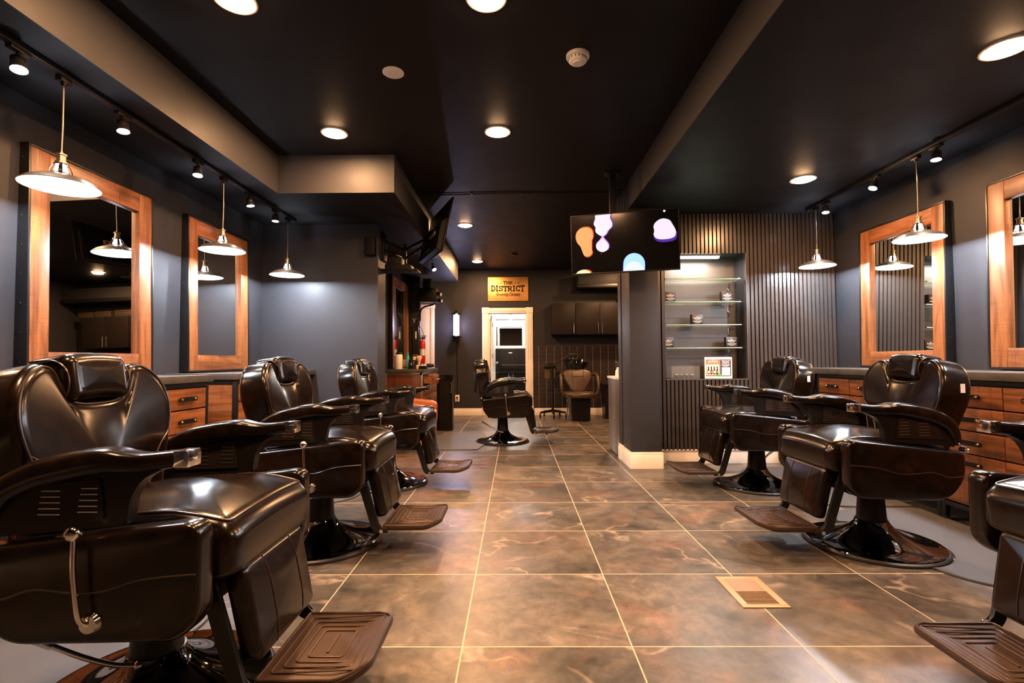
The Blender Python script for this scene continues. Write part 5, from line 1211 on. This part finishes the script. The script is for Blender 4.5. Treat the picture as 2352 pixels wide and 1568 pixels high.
for s_ in (-1, 1):
    bm = NB(); pts = catmull([(s_ * .25, .30, .76), (s_ * .30, .14, .79), (s_ * .315, -.02, .74), (s_ * .315, -.10, .60), (s_ * .30, -.10, .48), (s_ * .22, -.06, .40)], 5); tube(bm, pts, .024, 12); finish('arm', bm, 'leather_brown', t)
bm = NB(); lathe(bm, [(0, .0), (.10, .0), (.16, .04), (.215, .13), (.235, .175), (.240, .185), (.225, .185), (.20, .14), (.14, .06), (.0, .04)], n=36)
for v in bm.verts:
    if v.co.y < -.08 and abs(v.co.x) < .11 and v.co.z > .1: v.co.z -= .075 * (1 - (abs(v.co.x) / .11) ** 2)
bmesh.ops.transform(bm, matrix=Matrix.Translation((0, .46, .84)) @ Matrix.Rotation(math.radians(8), 4, 'X') @ Matrix.Diagonal((1, .95, 1, 1)), verts=bm.verts); bs = finish('basin', bm, 'gloss_black', t)
bm = NB(); tube(bm, catmull([(-.06, .60, .96), (-.06, .60, 1.08), (-.05, .54, 1.10), (-.04, .48, 1.05)], 4), .011, 8); cyl(bm, (.03, .62, .98), (.03, .62, 1.06), .018, n=12); finish('tap', bm, 'chrome', bs)
bm = NB(); box(bm, -.07, .07, .35, .55, 0, .86, bev=.01); finish('basin_stand', bm, 'black_plastic', t)
bm = NB()
for x_ in (-.20, -.17, -.145): tube(bm, catmull([(x_, .05, .38), (x_ - .01, .02, .2), (x_, -.06, .03)], 4), .008, 8)
finish('chrome_tube', bm, 'chrome', t)
# slim black bin by the fridge
t = thing('slim_bin', (1.68, 8.95, 0), 0, 'slim tapered black bin between the wash chair and the column', 'bin')
bm = NB(); loft(bm, [[(sx_ * w_, sy_ * .16, z_) for sx_, sy_ in ((-1, -1), (1, -1), (1, 1), (-1, 1))] for w_, z_ in ((.10, 0), (.14, .58))]); finish('bin_body', bm, 'black_plastic', t)
bm = NB(); box(bm, -.155, .155, -.175, .175, .58, .62, bev=.008); finish('lid', bm, 'black_plastic', t)
# stainless cabinet end
t = thing('stainless_cabinet', (1.36, 5.545, 0), 0, 'stainless steel cabinet standing behind the column', 'cabinet')
bm = NB(); box(bm, -.29, .29, -.235, .235, .03, .82, bev=.003); finish('cabinet_body', bm, 'stainless', t)
bm = NB(); box(bm, -.275, .275, -.22, .22, 0, .03); finish('plinth', bm, 'black_plastic', t)
bm = NB(); box(bm, -.30, .30, -.240, .24, .82, .845, bev=.003); finish('counter_top', bm, 'white_plastic', t)
t = thing('soap_bottle', (1.14, 5.56, .845), 0, 'pale pump bottle on the stainless cabinet beside the column', 'bottle')
bm = NB(); lathe(bm, [(0, 0), (.03, 0), (.032, .01), (.028, .06), (.012, .09), (.010, .10), (0, .10)], n=16); finish('bottle_body', bm, 'white_bottle', t)
bm = NB(); cyl(bm, (0, 0, .10), (0, 0, .155), .004, n=8); box(bm, -.03, .006, -.006, .006, .15, .162, bev=.002); finish('pump', bm, 'gunmetal', t)

# back room furnishing
t = thing('dark_cupboard', (-.1, BY, 0), 0, 'dark cupboard filling the lower half of the back room seen through the doorway', 'cupboard')
bm = NB(); box(bm, -.62, .70, -.45, -.001, 0, 1.30, bev=.004); finish('cupboard_body', bm, 'cabinet_black', t)
bm = NB(); box(bm, -.62, .70, -.455, -.45, .76, .77); box(bm, -.002, .002, -.456, -.45, .02, .76); finish('seam', bm, 'gunmetal', t)
bm = NB()
for x_ in (-.05, .05): cyl(bm, (x_, -.47, .58), (x_, -.47, .74), .006, n=8)
finish('handle', bm, 'steel', t)
bm = NB(); box(bm, -.45, -.37, -.458, -.45, 1.03, 1.16, bev=.002); finish('switch_plate', bm, 'white_trim', t)
bm = NB(); box(bm, -.05, .03, -.453, -.45, 1.195, 1.215); finish('badge', bm, 'paper', t)
t = thing('office_printer', (-.06, BY - .58, .80), 0, 'low black machine on a shelf in the back room', 'machine'); t.location = (-.03, BY - .53, .80)
bm = NB(); box(bm, -.30, .30, -.075, .073, 0, .15, bev=.012); box(bm, -.27, .27, -.077, -.074, .135, .142, mi=1); finish('machine_body', bm, ['black_plastic', 'steel'], t)
bm = NB(); box(bm, -.34, .34, -.08, .073, -.02, -.001); finish('tray_shelf', bm, 'black_metal', t)
t = thing('back_room_mirror', (-.14, BY, 1.59), 0, 'white framed dark glass panel in the bright back room', 'mirror')
bm = NB()
for a in ((-.40, .40, .215, .36), (-.40, .40, -.28, -.215), (-.40, -.30, -.215, .215), (.30, .40, -.215, .215)): box(bm, a[0], a[1], -.05, 0, a[2], a[3], bev=.003)
finish('frame', bm, 'white_paint', t)
bm = NB(); box(bm, -.30, .30, -.03, -.02, -.215, .215); finish('glass_pane', bm, 'mirror_glass', t)
for k, x_ in enumerate((-.37, .17)):
    t = thing('panel_lamp', (x_, BY, 2.08), 0, ['left', 'right'][k] + ' of the two bright lamp panels high in the back room', 'light', 'back room lamp panels')
    bm = NB(); box(bm, -.25, .25, -.06, 0, -.09, .09, bev=.004); finish('housing', bm, 'white_plastic', t)
    bm = NB(); box(bm, -.235, .235, -.066, -.06, -.075, .075); finish('diffuser', bm, 'panel_light', t)
    lamp('panel_bulb', 'AREA', (0, -.08, 0), 5, (1, .93, .85), t, rot=(math.radians(-90), 0, 0), shape='RECTANGLE', size=.46, size_y=.14)
lamp_ = lamp('back_room_bulb', 'AREA', (-.1, 10.5, 2.32), 14, (1, .90, .78), None, shape='DISK', size=.3)
t = thing('ceiling_lamp', (-.1, 10.5, 2.33), 0, 'ceiling lamp of the back room, hidden above the doorway', 'ceiling light'); lamp_.parent = t; lamp_.location = (0, 0, -.03)
bm = NB(); lathe(bm, [(0, 0), (.17, 0), (.17, -.015), (.15, -.022), (0, -.024)], n=32); finish('diffuser', bm, 'panel_light', t)
